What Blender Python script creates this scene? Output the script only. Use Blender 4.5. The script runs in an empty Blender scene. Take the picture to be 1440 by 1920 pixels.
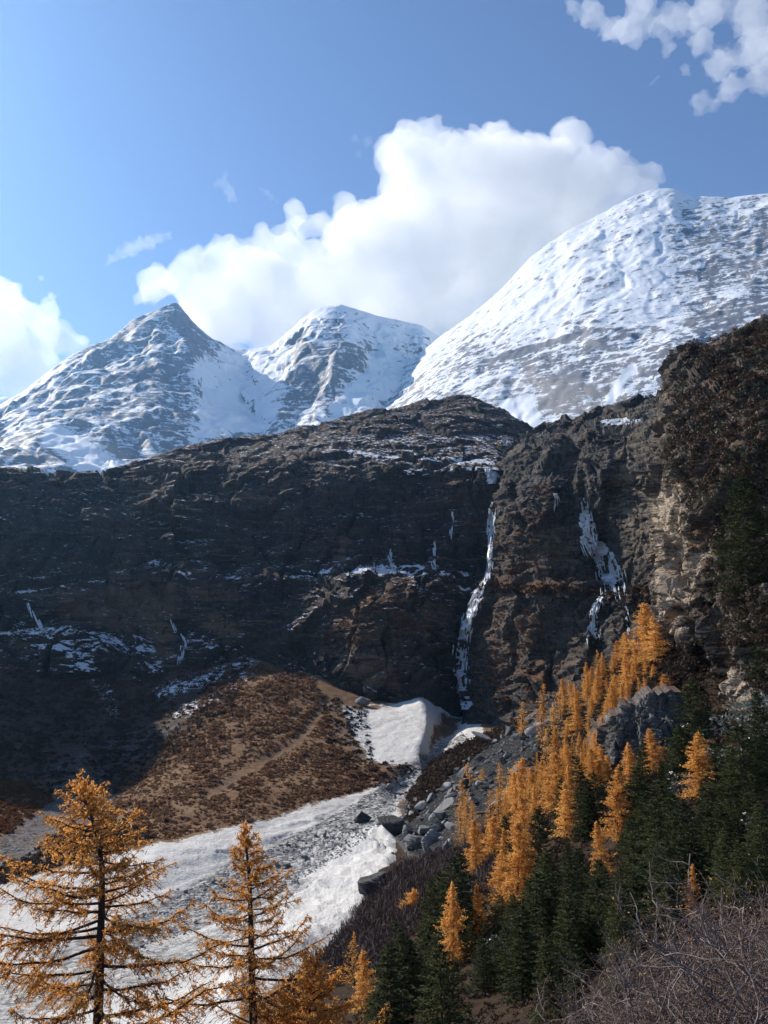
import bpy, math, random
import numpy as np

# ------------------------------------------------------------------ camera, sky, sun, exposure
scene = bpy.context.scene
PITCH = math.radians(10.0)
F = 1598.0                        # focal length in pixels of the 1440 x 1920 photograph
cam_data = bpy.data.cameras.new("camera")
cam = bpy.data.objects.new("camera", cam_data)
scene.collection.objects.link(cam)
scene.camera = cam
cam.location = (0, 0, 0)
cam.rotation_euler = (math.pi / 2 + PITCH, 0, 0)
cam_data.sensor_fit = 'VERTICAL'
cam_data.sensor_height = 24.0
cam_data.lens = 24.0 * F / 1920.0
cam_data.clip_start = 0.1
cam_data.clip_end = 60000

SUN_AZ, SUN_EL = math.radians(-50.0), math.radians(36.0)   # azimuth from +Y, clockwise
world = bpy.data.worlds.new("World")
scene.world = world
world.use_nodes = True
wn = world.node_tree.nodes
wl = world.node_tree.links
wn.clear()
sky = wn.new('ShaderNodeTexSky')
sky.sky_type = 'NISHITA'
sky.sun_disc = False
sky.sun_elevation = SUN_EL
sky.sun_rotation = SUN_AZ
sky.altitude = 4000
sky.air_density = 1.0
sky.dust_density = 1.8
sky.ozone_density = 3.5
bg = wn.new('ShaderNodeBackground')
bg.inputs['Strength'].default_value = 0.15
wo = wn.new('ShaderNodeOutputWorld')
wl.new(sky.outputs[0], bg.inputs['Color'])
wl.new(bg.outputs[0], wo.inputs['Surface'])

sun_data = bpy.data.lights.new("sun", 'SUN')
sun_data.energy = 4.6
sun_data.angle = math.radians(0.5)
sun_data.color = (1.0, 0.955, 0.885)
sun = bpy.data.objects.new("sun", sun_data)
scene.collection.objects.link(sun)
sun.rotation_euler = (math.pi / 2 - SUN_EL, 0, math.pi - SUN_AZ)   # lamp shines along its -Z
sun.location = (-200, 200, 300)

scene.view_settings.view_transform = 'Standard'
scene.view_settings.look = 'None'
scene.view_settings.exposure = 0.36
scene.view_settings.gamma = 1.0
scene.cycles.max_bounces = 44
scene.cycles.diffuse_bounces = 3
scene.cycles.glossy_bounces = 2
scene.cycles.transmission_bounces = 3
scene.cycles.transparent_max_bounces = 12
scene.cycles.volume_bounces = 40
scene.cycles.use_adaptive_sampling = True
scene.cycles.adaptive_threshold = 0.02
scene.cycles.use_denoising = True

# ------------------------------------------------------------------ helpers
COL = scene.collection
CP, SP = math.cos(PITCH), math.sin(PITCH)

def P(px, py, Y):
    """World point on the sight line of a photograph pixel, at world depth Y (metres)."""
    px, py, Y = np.broadcast_arrays(np.asarray(px, float), np.asarray(py, float), np.asarray(Y, float))
    u = (px - 720.0) / F
    v = (960.0 - py) / F
    dy = CP - v * SP
    dz = SP + v * CP
    t = Y / dy
    return np.stack([u * t, Y, dz * t], -1)

def proj(p):
    p = np.asarray(p, float)
    f = p[..., 1] * CP + p[..., 2] * SP
    up = -p[..., 1] * SP + p[..., 2] * CP
    return 720.0 + F * p[..., 0] / f, 960.0 - F * up / f

_rng = np.random.default_rng(11)
_perm = np.concatenate([_rng.permutation(256)] * 3).astype(np.int64)
_g = _rng.normal(size=(256, 3)); _g /= np.linalg.norm(_g, axis=1)[:, None]
_g = _g.astype(np.float32)

def noise(p):
    """Gradient noise, about -1..1."""
    p = np.asarray(p, np.float32).reshape(-1, 3)
    fl = np.floor(p)
    i = fl.astype(np.int64) & 255
    f = p - fl
    w = f * f * f * (f * (f * 6 - 15) + 10)
    r = 0
    for dx in (0, 1):
        a = _perm[i[:, 0] + dx]
        wx = w[:, 0] if dx else 1 - w[:, 0]
        for dy in (0, 1):
            b = _perm[(a + i[:, 1] + dy) & 255]
            wy = w[:, 1] if dy else 1 - w[:, 1]
            for dz in (0, 1):
                g = _g[_perm[(b + i[:, 2] + dz) & 255]]
                wz = w[:, 2] if dz else 1 - w[:, 2]
                d = g[:, 0] * (f[:, 0] - dx) + g[:, 1] * (f[:, 1] - dy) + g[:, 2] * (f[:, 2] - dz)
                r = r + wx * wy * wz * d
    return r * 1.5

def fbm(p, size, octaves=5, gain=0.5, ridged=False, stretch=(1, 1, 1), off=0.0):
    shp = np.shape(p)[:-1]
    q = np.asarray(p, np.float64).reshape(-1, 3) / (size * np.asarray(stretch, float)) + off
    r = 0.0; a = 1.0; tot = 0.0
    for k in range(octaves):
        n = noise(q + 17.3 * k)
        if ridged:
            n = 1 - 2 * np.abs(n)
        r = r + a * n; tot += a
        a *= gain; q = q * 2.03
    return (r / tot).reshape(shp)

def blocks(p, size, stretch=(1, 1, 1), off=0.0, facet=0.8):
    """Random value per Voronoi cell and the distance to the cell's border: breaks rock into blocks."""
    shp = np.shape(p)[:-1]
    q = np.asarray(p, np.float64).reshape(-1, 3) / (size * np.asarray(stretch, float)) + off
    fl = np.floor(q)
    d1 = np.full(len(q), 1e9); d2 = np.full(len(q), 1e9); val = np.zeros(len(q), np.float64)
    for dx in (-1, 0, 1):
        for dy in (-1, 0, 1):
            for dz in (-1, 0, 1):
                c = fl + (dx, dy, dz); i = c.astype(np.int64) & 255
                h = _perm[_perm[_perm[i[:, 0]] + i[:, 1]] + i[:, 2]]
                h2 = _perm[h + 57]; h3 = _perm[h2 + 101]
                j = c + np.stack([h, h2, h3], -1) / 256.0
                d = ((q - j) ** 2).sum(-1)
                near = d < d1
                d2 = np.where(near, d1, np.minimum(d2, d)); val = np.where(near, _perm[h3 + 31] / 255.0 + facet * ((q - j) * _g[_perm[h3 + 77]]).sum(-1), val); d1 = np.minimum(d1, d)
    return val.reshape(shp), np.clip(np.sqrt(d2) - np.sqrt(d1), 0, 1).reshape(shp)

def sstep(a, b, x):
    t = np.clip((x - a) / (b - a), 0, 1)
    return t * t * (3 - 2 * t)

def poly_sd(px, py, poly):
    """Signed distance (inside positive) to a polygon in photograph pixels."""
    poly = np.asarray(poly, float)
    d = np.full(px.shape, 1e9); inside = np.zeros(px.shape, bool)
    n = len(poly)
    for k in range(n):
        x0, y0 = poly[k]; x1, y1 = poly[(k + 1) % n]
        ex, ey = x1 - x0, y1 - y0
        t = np.clip(((px - x0) * ex + (py - y0) * ey) / (ex * ex + ey * ey + 1e-9), 0, 1)
        d = np.minimum(d, np.hypot(px - x0 - t * ex, py - y0 - t * ey))
        c = ((y0 > py) != (y1 > py)) & (px < (x1 - x0) * (py - y0) / (y1 - y0 + 1e-12) + x0)
        inside ^= c
    return np.where(inside, d, -d)

def line_d(px, py, pts):
    d = np.full(px.shape, 1e9)
    for (x0, y0), (x1, y1) in zip(pts[:-1], pts[1:]):
        ex, ey = x1 - x0, y1 - y0
        t = np.clip(((px - x0) * ex + (py - y0) * ey) / (ex * ex + ey * ey + 1e-9), 0, 1)
        d = np.minimum(d, np.hypot(px - x0 - t * ex, py - y0 - t * ey))
    return d

def make_mesh(name, V, faces, mats=(), attrs=None, smooth=False, mat_index=None, parent=None, link=True):
    """faces: int array (n,4) or (n,3), or a list of such arrays."""
    V = np.asarray(V, np.float32).reshape(-1, 3)
    if not isinstance(faces, list):
        faces = [faces]
    faces = [np.asarray(f, np.int32) for f in faces if len(f)]
    me = bpy.data.meshes.new(name)
    me.vertices.add(len(V)); me.vertices.foreach_set('co', V.ravel())
    loops = np.concatenate([f.ravel() for f in faces])
    cnt = np.concatenate([np.full(len(f), f.shape[1], np.int32) for f in faces])
    me.loops.add(len(loops)); me.loops.foreach_set('vertex_index', loops)
    me.polygons.add(len(cnt))
    me.polygons.foreach_set('loop_start', np.concatenate([[0], np.cumsum(cnt)[:-1]]).astype(np.int32))
    me.polygons.foreach_set('loop_total', cnt)
    if mat_index is not None:
        me.polygons.foreach_set('material_index', np.asarray(mat_index, np.int32))
    me.polygons.foreach_set('use_smooth', np.full(len(cnt), bool(smooth)))
    for m in (mats if isinstance(mats, (list, tuple)) else [mats]):
        me.materials.append(m)
    for k, a in (attrs or {}).items():
        at = me.attributes.new(k, 'FLOAT', 'POINT')
        at.data.foreach_set('value', np.asarray(a, np.float32).ravel())
    me.update(calc_edges=True)
    ob = bpy.data.objects.new(name, me)
    if link:
        COL.objects.link(ob)
    if parent is not None:
        ob.parent = parent
    return ob

def tag(o, label=None, cat=None, group=None, kind=None):
    if label: o['label'] = label
    if cat: o['category'] = cat
    if group: o['group'] = group
    if kind: o['kind'] = kind
    return o

def grid_faces(R, C):
    i = np.arange(R * C).reshape(R, C)
    return np.stack([i[:-1, :-1], i[1:, :-1], i[1:, 1:], i[:-1, 1:]], -1).reshape(-1, 4)

def blur(g, n):
    for _ in range(n):
        h = g.copy()
        h[1:-1] = (g[:-2] + 2 * g[1:-1] + g[2:]) / 4
        g = h.copy()
        g[:, 1:-1] = (h[:, :-2] + 2 * h[:, 1:-1] + h[:, 2:]) / 4
    return g

def loft(lines, subs, n, mode='x', smooth=4):
    """Feature lines of (px, py, Y) to a grid of world points; rows run along the lines."""
    rows = []
    for L in lines:
        L = np.asarray(L, float)
        if mode == 'x':
            xs = np.linspace(lines[0][0][0], lines[0][-1][0], n)
            rows.append(P(xs, np.interp(xs, L[:, 0], L[:, 1]), np.interp(xs, L[:, 0], L[:, 2])))
        else:
            t = np.linspace(0, 1, n); k = np.linspace(0, 1, len(L))
            rows.append(P(np.interp(t, k, L[:, 0]), np.interp(t, k, L[:, 1]), np.interp(t, k, L[:, 2])))
    out = []
    for a, b, s in zip(rows[:-1], rows[1:], subs):
        for j in range(s):
            out.append(a + (b - a) * (j / s))
    out.append(rows[-1])
    return blur(np.stack(out), smooth)

def normals(G):
    du = np.gradient(G, axis=1); dv = np.gradient(G, axis=0)
    N = np.cross(dv, du)
    N /= np.linalg.norm(N, axis=-1, keepdims=True) + 1e-9
    s = np.sign((N * -G).sum(-1).mean())      # towards the viewer's side
    return N * (s if s else 1)

class Surf:
    """A built terrain sheet that can be asked for its point under a pixel."""
    def __init__(self, G):
        self.G = G; self.N = normals(G)
        self.px, self.py = proj(G)
    def at(self, px, py):
        d = (self.px - px) ** 2 + (self.py - py) ** 2
        m = d.min()
        near = np.where(d < m + 9.0, self.G[..., 1], 1e9)       # the nearest layer seen there
        k = np.unravel_index(np.argmin(near), d.shape)
        return self.G[k], self.N[k]

# ------------------------------------------------------------------ node helpers
class NT:
    def __init__(self, name):
        self.m = bpy.data.materials.new(name); self.m.use_nodes = True
        self.t = self.m.node_tree; self.t.nodes.clear()
        self.out = self.t.nodes.new('ShaderNodeOutputMaterial')
    def n(self, typ, **kw):
        nd = self.t.nodes.new(typ)
        for k, v in kw.items():
            setattr(nd, k, v)
        return nd
    def put(self, sock, v):
        if isinstance(v, bpy.types.NodeSocket): self.t.links.new(v, sock)
        elif v is not None:
            if isinstance(v, (tuple, list)) and len(v) == 3 and sock.type == 'RGBA': v = (*v, 1)
            sock.default_value = v
    def math(self, op, a, b=None, c=None, clamp=False):
        nd = self.n('ShaderNodeMath', operation=op, use_clamp=clamp)
        for s, v in zip(nd.inputs, (a, b, c)): self.put(s, v)
        return nd.outputs[0]
    def attr(self, name):
        return self.n('ShaderNodeAttribute', attribute_name=name).outputs['Fac']
    def coord(self, rot=(0, 0, 0), scale=(1, 1, 1)):
        mp = self.n('ShaderNodeMapping')
        self.put(mp.inputs[0], self.n('ShaderNodeTexCoord').outputs['Object'])
        mp.inputs['Rotation'].default_value = rot; mp.inputs['Scale'].default_value = scale
        return mp.outputs[0]
    def noise(self, vec, scale, detail=6, rough=0.6, dist=0.0, typ=None):
        nd = self.n('ShaderNodeTexNoise')
        if typ: nd.noise_type = typ
        self.put(nd.inputs['Vector'], vec)
        nd.inputs['Scale'].default_value = scale; nd.inputs['Detail'].default_value = detail
        nd.inputs['Roughness'].default_value = rough; nd.inputs['Distortion'].default_value = dist
        return nd.outputs[0]
    def voro(self, vec, scale, feature='F1', out='Distance', rand=1.0):
        nd = self.n('ShaderNodeTexVoronoi', feature=feature)
        self.put(nd.inputs['Vector'], vec); nd.inputs['Scale'].default_value = scale
        nd.inputs['Randomness'].default_value = rand
        return nd.outputs[out]
    def ramp(self, fac, *stops):
        nd = self.n('ShaderNodeValToRGB'); self.put(nd.inputs[0], fac)
        e = nd.color_ramp.elements
        while len(e) < len(stops): e.new(0.5)
        for el, (p, c) in zip(e, stops):
            el.position = p; el.color = (*c, 1) if isinstance(c, (tuple, list)) else (c, c, c, 1)
        return nd.outputs[0]
    def mix(self, fac, a, b):
        nd = self.n('ShaderNodeMix', data_type='RGBA')
        self.put(nd.inputs[0], fac); self.put(nd.inputs[6], a); self.put(nd.inputs[7], b)
        return nd.outputs[2]
    def step(self, x, lo, hi):
        nd = self.n('ShaderNodeMapRange', interpolation_type='SMOOTHSTEP')
        self.put(nd.inputs[0], x); nd.inputs[1].default_value = lo; nd.inputs[2].default_value = hi
        return nd.outputs[0]
    def bump(self, h, strength, dist, normal=None):
        nd = self.n('ShaderNodeBump'); nd.inputs['Strength'].default_value = strength
        nd.inputs['Distance'].default_value = dist
        self.put(nd.inputs['Height'], h)
        if normal is not None: self.put(nd.inputs['Normal'], normal)
        return nd.outputs[0]
    def up(self):
        s = self.n('ShaderNodeSeparateXYZ'); self.put(s.inputs[0], self.n('ShaderNodeNewGeometry').outputs['Normal'])
        return s.outputs[2]
    def principled(self, color, rough=0.9, normal=None, spec=0.3, **kw):
        b = self.n('ShaderNodeBsdfPrincipled')
        self.put(b.inputs['Base Color'], color); self.put(b.inputs['Roughness'], rough)
        self.put(b.inputs['Specular IOR Level'], spec)
        if normal is not None: self.put(b.inputs['Normal'], normal)
        for k, v in kw.items(): self.put(b.inputs[k], v)
        self.put(self.out.inputs['Surface'], b.outputs[0])
        return self.m

def volume_mat(name, density, color=(1, 1, 1), g=0.5):
    t = NT(name)
    v = t.n('ShaderNodeVolumePrincipled')
    v.inputs['Color'].default_value = (*color, 1)
    v.inputs['Density'].default_value = density
    v.inputs['Anisotropy'].default_value = g
    v.inputs['Absorption Color'].default_value = (1, 1, 1, 1)
    t.put(t.out.inputs['Volume'], v.outputs[0])
    return t.m

# ------------------------------------------------------------------ rock and snow materials
def rock_material(name, dark, mid, warm, scale, snow=0.5, grass=(0.16, 0.075, 0.03)):
    """Layered rock; 'snow' and 'grass' vertex masks say where ledges carry them."""
    t = NT(name)
    c = t.coord()
    big = t.noise(c, 0.012 * scale, 5, 0.6)
    cn = t.noise(t.coord(rot=(0.12, 0.2, 0.0), scale=(1, 1, 0.30)), 0.045 * scale, 5, 0.55, 0.8)
    crack = t.math('ABSOLUTE', t.math('SUBTRACT', cn, 0.5))
    cn2 = t.noise(t.coord(rot=(0.06, 0.12, 0.3), scale=(0.25, 0.25, 1.7)), 0.075 * scale, 6, 0.6, 0.5)
    crack2 = t.math('ABSOLUTE', t.math('SUBTRACT', cn2, 0.5))
    strata = t.noise(t.coord(rot=(0.06, 0.10, 0.2), scale=(0.25, 0.25, 2.2)), 0.07 * scale, 8, 0.7, 0.6)
    streak = t.noise(t.coord(scale=(1.6, 1.6, 0.12)), 0.07 * scale, 6, 0.65)
    fine = t.noise(c, 0.35 * scale, 6, 0.7)
    col = t.mix(t.step(big, 0.38, 0.66), dark, mid)
    col = t.mix(t.step(t.math('ADD', strata, t.math('MULTIPLY', t.attr('tan'), 0.25)), 0.53, 0.68), col, warm)
    col = t.mix(t.math('MULTIPLY', t.step(streak, 0.50, 0.68), 0.55), col, tuple(x * 0.45 for x in dark))
    col = t.mix(t.math('MULTIPLY', t.step(fine, 0.35, 0.7), 0.45), col, tuple(min(1, x * 1.7) for x in mid))
    col = t.mix(t.math('MULTIPLY', t.step(crack, 0.022, 0.0), 0.7), col, tuple(x * 0.25 for x in dark))
    col = t.mix(t.math('MULTIPLY', t.step(crack2, 0.020, 0.0), 0.7), col, tuple(x * 0.3 for x in dark))
    up = t.up()
    gf = t.math('ADD', t.math('MULTIPLY', t.attr('grass'), 1.15), t.math('MULTIPLY', t.math('SUBTRACT', fine, 0.5), 3.4))
    gf = t.math('ADD', gf, t.math('MULTIPLY', t.math('SUBTRACT', up, 0.35), 0.8))
    gcol = t.mix(t.noise(c, 0.2 * scale, 5, 0.7), tuple(x * 0.45 for x in grass), tuple(x * 1.35 for x in grass))
    col = t.mix(t.math('MULTIPLY', t.step(gf, 0.45, 0.75), 0.9), col, gcol)
    sf = t.math('ADD', t.attr('snow'), t.math('MULTIPLY', t.math('SUBTRACT', t.noise(t.coord(scale=(1, 1, 1.5)), 0.16 * scale, 7, 0.72), 0.5), 2.6))
    sf = t.math('ADD', sf, t.math('MULTIPLY', t.math('SUBTRACT', up, 0.55), 1.3))
    s = t.step(sf, 0.75, 0.95)
    col = t.mix(s, col, (0.74, 0.77, 0.83))
    h = t.math('ADD', t.math('MULTIPLY', strata, 1.0), t.math('ADD', t.math('MULTIPLY', streak, 0.6), t.math('MULTIPLY', fine, 0.5)))
    return t.principled(col, t.mix(s, (0.85,) * 3, (0.6,) * 3), t.bump(h, 1.0, 4.5 / scale), 0.25)

def alpine_material(name, rot=(0.10, -0.16, 0.3)):
    """High snow face: bedding planes of grey rock show where the 'rock' mask is high."""
    t = NT(name)
    c = t.coord()
    bed = t.noise(t.coord(rot=rot, scale=(0.16, 0.16, 2.6)), 0.022, 9, 0.70, 0.5)
    bed2 = t.noise(t.coord(rot=(rot[0] - 0.08, rot[1] * 0.5 + 0.14, 0.1), scale=(0.22, 0.22, 2.4)), 0.06, 7, 0.75, 0.4)
    fall = t.noise(t.coord(rot=(0, 0.25, 0), scale=(2.0, 2.0, 0.22)), 0.012, 8, 0.7, 0.3)
    fine = t.noise(c, 0.03, 8, 0.75)
    up = t.up()
    f = t.math('ADD', t.attr('rock'), t.math('MULTIPLY', t.math('SUBTRACT', bed, 0.5), 2.2))
    f = t.math('ADD', f, t.math('MULTIPLY', t.math('SUBTRACT', bed2, 0.5), 1.5))
    f = t.math('ADD', f, t.math('MULTIPLY', t.math('SUBTRACT', fine, 0.5), 3.4))
    f = t.math('ADD', f, t.math('MULTIPLY', t.math('SUBTRACT', fall, 0.5), 2.4))
    f = t.math('SUBTRACT', f, t.math('MULTIPLY', t.math('SUBTRACT', up, 0.6), 1.1))
    s = t.math('MULTIPLY', t.step(f, 0.44, 0.72), 0.92)
    rock = t.mix(t.step(t.noise(c, 0.006, 6, 0.7), 0.4, 0.65), (0.105, 0.115, 0.145), (0.185, 0.182, 0.19))
    rock = t.mix(t.attr('tan'), rock, (0.36, 0.315, 0.265))
    ice = t.attr('ice')
    snow = t.mix(ice, (0.82, 0.85, 0.90), (0.66, 0.78, 0.84))
    col = t.mix(s, snow, rock)
    h = t.math('ADD', t.math('MULTIPLY', bed, 1.0), t.math('ADD', t.math('MULTIPLY', fall, 0.7), t.math('MULTIPLY', fine, 0.4)))
    return t.principled(col, 0.7, t.bump(h, 0.30, 6.0), 0.2)

# ------------------------------------------------------------------ far snow mountains
ALPINE = alpine_material('alpine_snow_and_rock')
ALPINE_PYRAMID = alpine_material('pyramid_snow_and_rock', (0.12, 0.34, 0.2))
ALPINE_DOME = alpine_material('dome_snow_and_rock', (0.0, -0.12, 0.1))

def mountain(lines, subs, n, name, label, paint, amp=34.0, ribs=9.0, facets=12.0, bedtilt=0.14, smooth=3, mat=None):
    G = loft(lines, subs, n, smooth=smooth)
    N = normals(G)
    rid = fbm(G, 520, 5, 0.40, True)
    rib = fbm(G, 300, 4, 0.42, True, stretch=(0.6, 0.6, 2.6), off=31.0)
    rib = np.sign(rib) * np.abs(rib) ** 1.3
    flute = fbm(G, 170, 3, 0.5, True, stretch=(0.5, 0.5, 5.0), off=5.0)
    bl, be = blocks(G + 60 * np.stack([fbm(G, 300, 3, off=k * 4.0) for k in (1, 2, 3)], -1), 360, (0.55, 0.8, 1.7), 2.0, 1.5)
    bl2, be2 = blocks(G + 30 * np.stack([fbm(G, 150, 3, off=k * 4.0) for k in (1, 2, 3)], -1), 130, (0.6, 0.8, 1.8), 7.0, 1.2)
    spur = facets * ((bl - 0.5) * sstep(0, 0.3, be) + 0.4 * (bl2 - 0.5) * sstep(0, 0.25, be2))
    spur = spur * (0.12 + 0.88 * sstep(subs[0], subs[0] + 32, np.arange(G.shape[0]) + 0.0))[:, None]
    zz = G[..., 2] + bedtilt * G[..., 0] + 60 * fbm(G, 600, 3)
    led = np.abs(((zz / 70.0) % 1) - 0.5) * 2
    G = G + N * (amp * (rid - 0.1) + 4 * flute + ribs * rib + spur + 2.2 * led * sstep(-0.2, 0.3, fbm(G, 300, 3, off=2.0)) + 1.6 * fbm(G, 45, 3, 0.5, True, off=9.0))[..., None]
    px, py = proj(G)
    a = paint(px, py, G)
    a['rock'] = a['rock'] + 0.55 * fbm(G, 260, 4, off=13.0) + 0.30 * fbm(G, 90, 4, stretch=(0.5, 0.5, 2.5), off=6.0)
    o = make_mesh(name, G, grid_faces(*G.shape[:2]), mat or ALPINE, {k: v for k, v in a.items()}, smooth=True)
    tag(o, label, 'mountain', kind='structure')
    return Surf(G)

def blank(px): return np.zeros(px.shape)

# the dome of ice in the middle
def paint_dome(px, py, G):
    rock = blank(px) - 0.55
    rock = np.maximum(rock, sstep(-25, 15, poly_sd(px, py, [(545, 640), (600, 600), (640, 600), (655, 640), (690, 650), (690, 690), (640, 740), (620, 790), (500, 815), (525, 770), (548, 705), (548, 670)])) * 0.95 - 0.22)
    rock = np.maximum(rock, sstep(-10, 10, poly_sd(px, py, [(560, 660), (640, 640), (690, 655), (685, 690), (600, 720), (530, 730)])) * 0.8 + 0.05)
    ice = sstep(-10, 10, poly_sd(px, py, [(700, 645), (830, 640), (760, 700), (640, 790), (610, 790), (690, 690)])) * 0.8
    ice = np.maximum(ice, sstep(-4, 4, poly_sd(px, py, [(715, 605), (800, 618), (815, 635), (740, 640), (690, 625)])) * 0.6)
    return dict(rock=rock, ice=ice, tan=blank(px))
dome = mountain([
    [(380, 800, 6000), (500, 760, 5900), (640, 700, 5600), (830, 740, 5800), (960, 800, 5900)],
    [(380, 670, 5000), (430, 655, 5000), (470, 655, 4960), (510, 652, 4900), (540, 627, 4800), (590, 585, 4700), (612, 577, 4650), (640, 574, 4640), (665, 581, 4650), (720, 597, 4700), (790, 612, 4750), (830, 638, 4800), (960, 720, 4900)],
    [(380, 720, 4700), (450, 700, 4620), (520, 680, 4480), (570, 640, 4380), (620, 625, 4350), (655, 635, 4300), (700, 650, 4450), (760, 660, 4520), (830, 690, 4550), (960, 760, 4600)],
    [(380, 790, 4200), (460, 790, 4050), (530, 750, 3950), (610, 740, 3850), (680, 720, 3950), (740, 720, 4050), (830, 750, 4050), (960, 790, 4100)],
    [(380, 930, 3300), (480, 930, 3250), (600, 930, 3200), (740, 930, 3300), (960, 930, 3400)]],
    [20, 60, 70, 60], 300, 'mountain', 'rounded snow dome with an icefall between the two larger peaks', paint_dome, 14, 9.0, 38.0, mat=ALPINE_DOME)

# the pyramid on the left
def paint_pyramid(px, py, G):
    rock = blank(px) + 0.72 + 0.28 * fbm(G, 500, 3)
    rock = rock - 1.0 * sstep(-15, 20, poly_sd(px, py, [(380, 660), (430, 660), (520, 655), (660, 690), (640, 800), (480, 800), (360, 830), (370, 740), (365, 690)]))
    rock = rock + 0.55 * sstep(-8, 8, poly_sd(px, py, [(320, 590), (345, 590), (385, 640), (425, 685), (400, 690), (360, 660)]))
    rock = rock + 0.45 * sstep(-6, 14, poly_sd(px, py, [(300, 590), (330, 575), (345, 605), (330, 620)]))
    rock = rock - 0.75 * sstep(-10, 14, poly_sd(px, py, [(90, 790), (160, 830), (240, 865), (200, 895), (150, 890), (80, 820)]))
    rock = rock + 0.25 * sstep(-20, 30, poly_sd(px, py, [(-300, 840), (60, 800), (170, 905), (-300, 960)]))
    rock = rock + 0.22 * sstep(-30, 40, poly_sd(px, py, [(100, 720), (250, 690), (360, 730), (350, 830), (230, 860), (120, 800)]))
    tan = sstep(-6, 10, poly_sd(px, py, [(185, 815), (250, 850), (235, 870), (180, 840)])) * 0.6
    return dict(rock=rock, ice=blank(px), tan=tan)
pyramid = mountain([
    [(-500, 1050, 5600), (-100, 950, 5600), (330, 800, 5600), (620, 800, 5900)],
    [(-500, 960, 3300), (-250, 860, 3600), (-100, 800, 3800), (0, 768, 4000), (45, 736, 4080), (90, 700, 4160), (130, 672, 4240), (215, 630, 4420), (250, 602, 4490), (300, 580, 4570), (330, 570, 4620), (350, 598, 4700), (385, 630, 4800), (430, 655, 4900), (620, 700, 5100)],
    [(-500, 1000, 2900), (-100, 850, 3300), (0, 805, 3560), (100, 745, 3820), (200, 690, 4020), (290, 650, 4150), (345, 640, 4220), (385, 665, 4400), (440, 695, 4550), (520, 720, 4600), (620, 760, 4700)],
    [(-500, 1020, 2600), (-100, 880, 2900), (0, 840, 3120), (100, 790, 3350), (200, 750, 3560), (300, 730, 3700), (360, 740, 3760), (400, 760, 3950), (450, 770, 4100), (540, 790, 4300), (620, 810, 4400)],
    [(-500, 1030, 2400), (-100, 900, 2500), (0, 870, 2650), (100, 850, 2800), (200, 860, 2900), (300, 850, 3050), (400, 840, 3250), (500, 840, 3500), (620, 860, 3700)],
    [(-500, 1100, 2000), (0, 1000, 2050), (200, 1000, 2150), (400, 980, 2300), (620, 980, 2600)]],
    [20, 50, 60, 60, 40], 420, 'mountain', 'pyramid shaped snowy peak with thin grey rock bands at the left', paint_pyramid, 14, 10.0, 36.0, bedtilt=-0.3, mat=ALPINE_PYRAMID)

# the giant face on the right
def paint_giant(px, py, G):
    rock = blank(px) + 0.20 + 0.20 * fbm(G, 400, 3)
    rock = rock + 0.62 * sstep(-70, 60, poly_sd(px, py, [(1290, 440), (1330, 400), (1460, 380), (1900, 380), (1900, 700), (1340, 650), (1300, 560)]))
    rock = rock + 0.48 * sstep(-60, 40, poly_sd(px, py, [(700, 770), (860, 650), (1000, 640), (1180, 600), (1330, 590), (1330, 700), (1200, 800), (700, 830)]))
    rock = rock + 0.30 * sstep(-20, 20, poly_sd(px, py, [(990, 700), (1100, 690), (1240, 660), (1260, 700), (1150, 770), (1010, 770)]))
    rock = rock - 0.9 * sstep(-8, 12, poly_sd(px, py, [(980, 740), (1005, 740), (1010, 800), (940, 800), (920, 770)]))
    rock = rock - 0.9 * sstep(-4, 6, 9 - line_d(px, py, [(1185, 690), (1160, 720), (1145, 750)]))
    rock = rock + 0.5 * sstep(-3, 5, 6 - line_d(px, py, [(940, 668), (1010, 650), (1080, 628), (1150, 612)]))
    ice = sstep(-8, 10, poly_sd(px, py, [(800, 640), (850, 630), (860, 650), (760, 720), (640, 800), (600, 800), (700, 730)])) * 0.5
    tan = sstep(-15, 15, poly_sd(px, py, [(890, 720), (1000, 700), (1120, 720), (1200, 690), (1180, 740), (1100, 790), (900, 770)])) * 0.5
    tan = np.maximum(tan, 0.35 * sstep(-10, 10, poly_sd(px, py, [(1400, 440), (1460, 420), (1460, 520), (1410, 500)])))
    return dict(rock=rock, ice=ice, tan=tan)
giant = mountain([
    [(560, 900, 6000), (900, 760, 5600), (1230, 560, 5400), (1900, 420, 4800)],
    [(560, 840, 4500), (700, 740, 4400), (825, 634, 4300), (870, 602, 4250), (940, 545, 4200), (1000, 482, 4150), (1060, 438, 4100), (1130, 400, 4050), (1190, 368, 4000), (1230, 354, 3950), (1262, 352, 3900), (1300, 368, 3850), (1370, 372, 3750), (1440, 364, 3650), (1550, 335, 3500), (1900, 260, 3200)],
    [(560, 860, 4150), (700, 770, 4000), (830, 670, 3900), (900, 620, 3850), (1000, 560, 3700), (1100, 500, 3600), (1200, 470, 3500), (1300, 470, 3400), (1440, 460, 3250), (1900, 380, 2900)],
    [(560, 880, 3800), (700, 790, 3620), (830, 710, 3480), (950, 660, 3350), (1100, 620, 3150), (1250, 590, 3020), (1440, 560, 2850), (1900, 500, 2500)],
    [(560, 900, 3500), (700, 820, 3250), (830, 780, 3050), (950, 740, 3020), (1100, 710, 2860), (1250, 670, 2720), (1440, 640, 2600), (1900, 600, 2200)],
    [(560, 1000, 2900), (830, 900, 2650), (1100, 880, 2400), (1440, 820, 2200), (1900, 780, 1900)]],
    [20, 90, 80, 70, 40], 520, 'mountain', 'huge snow face rising into the cloud on the right', paint_giant, 11, 4.0, 13.0)
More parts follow.
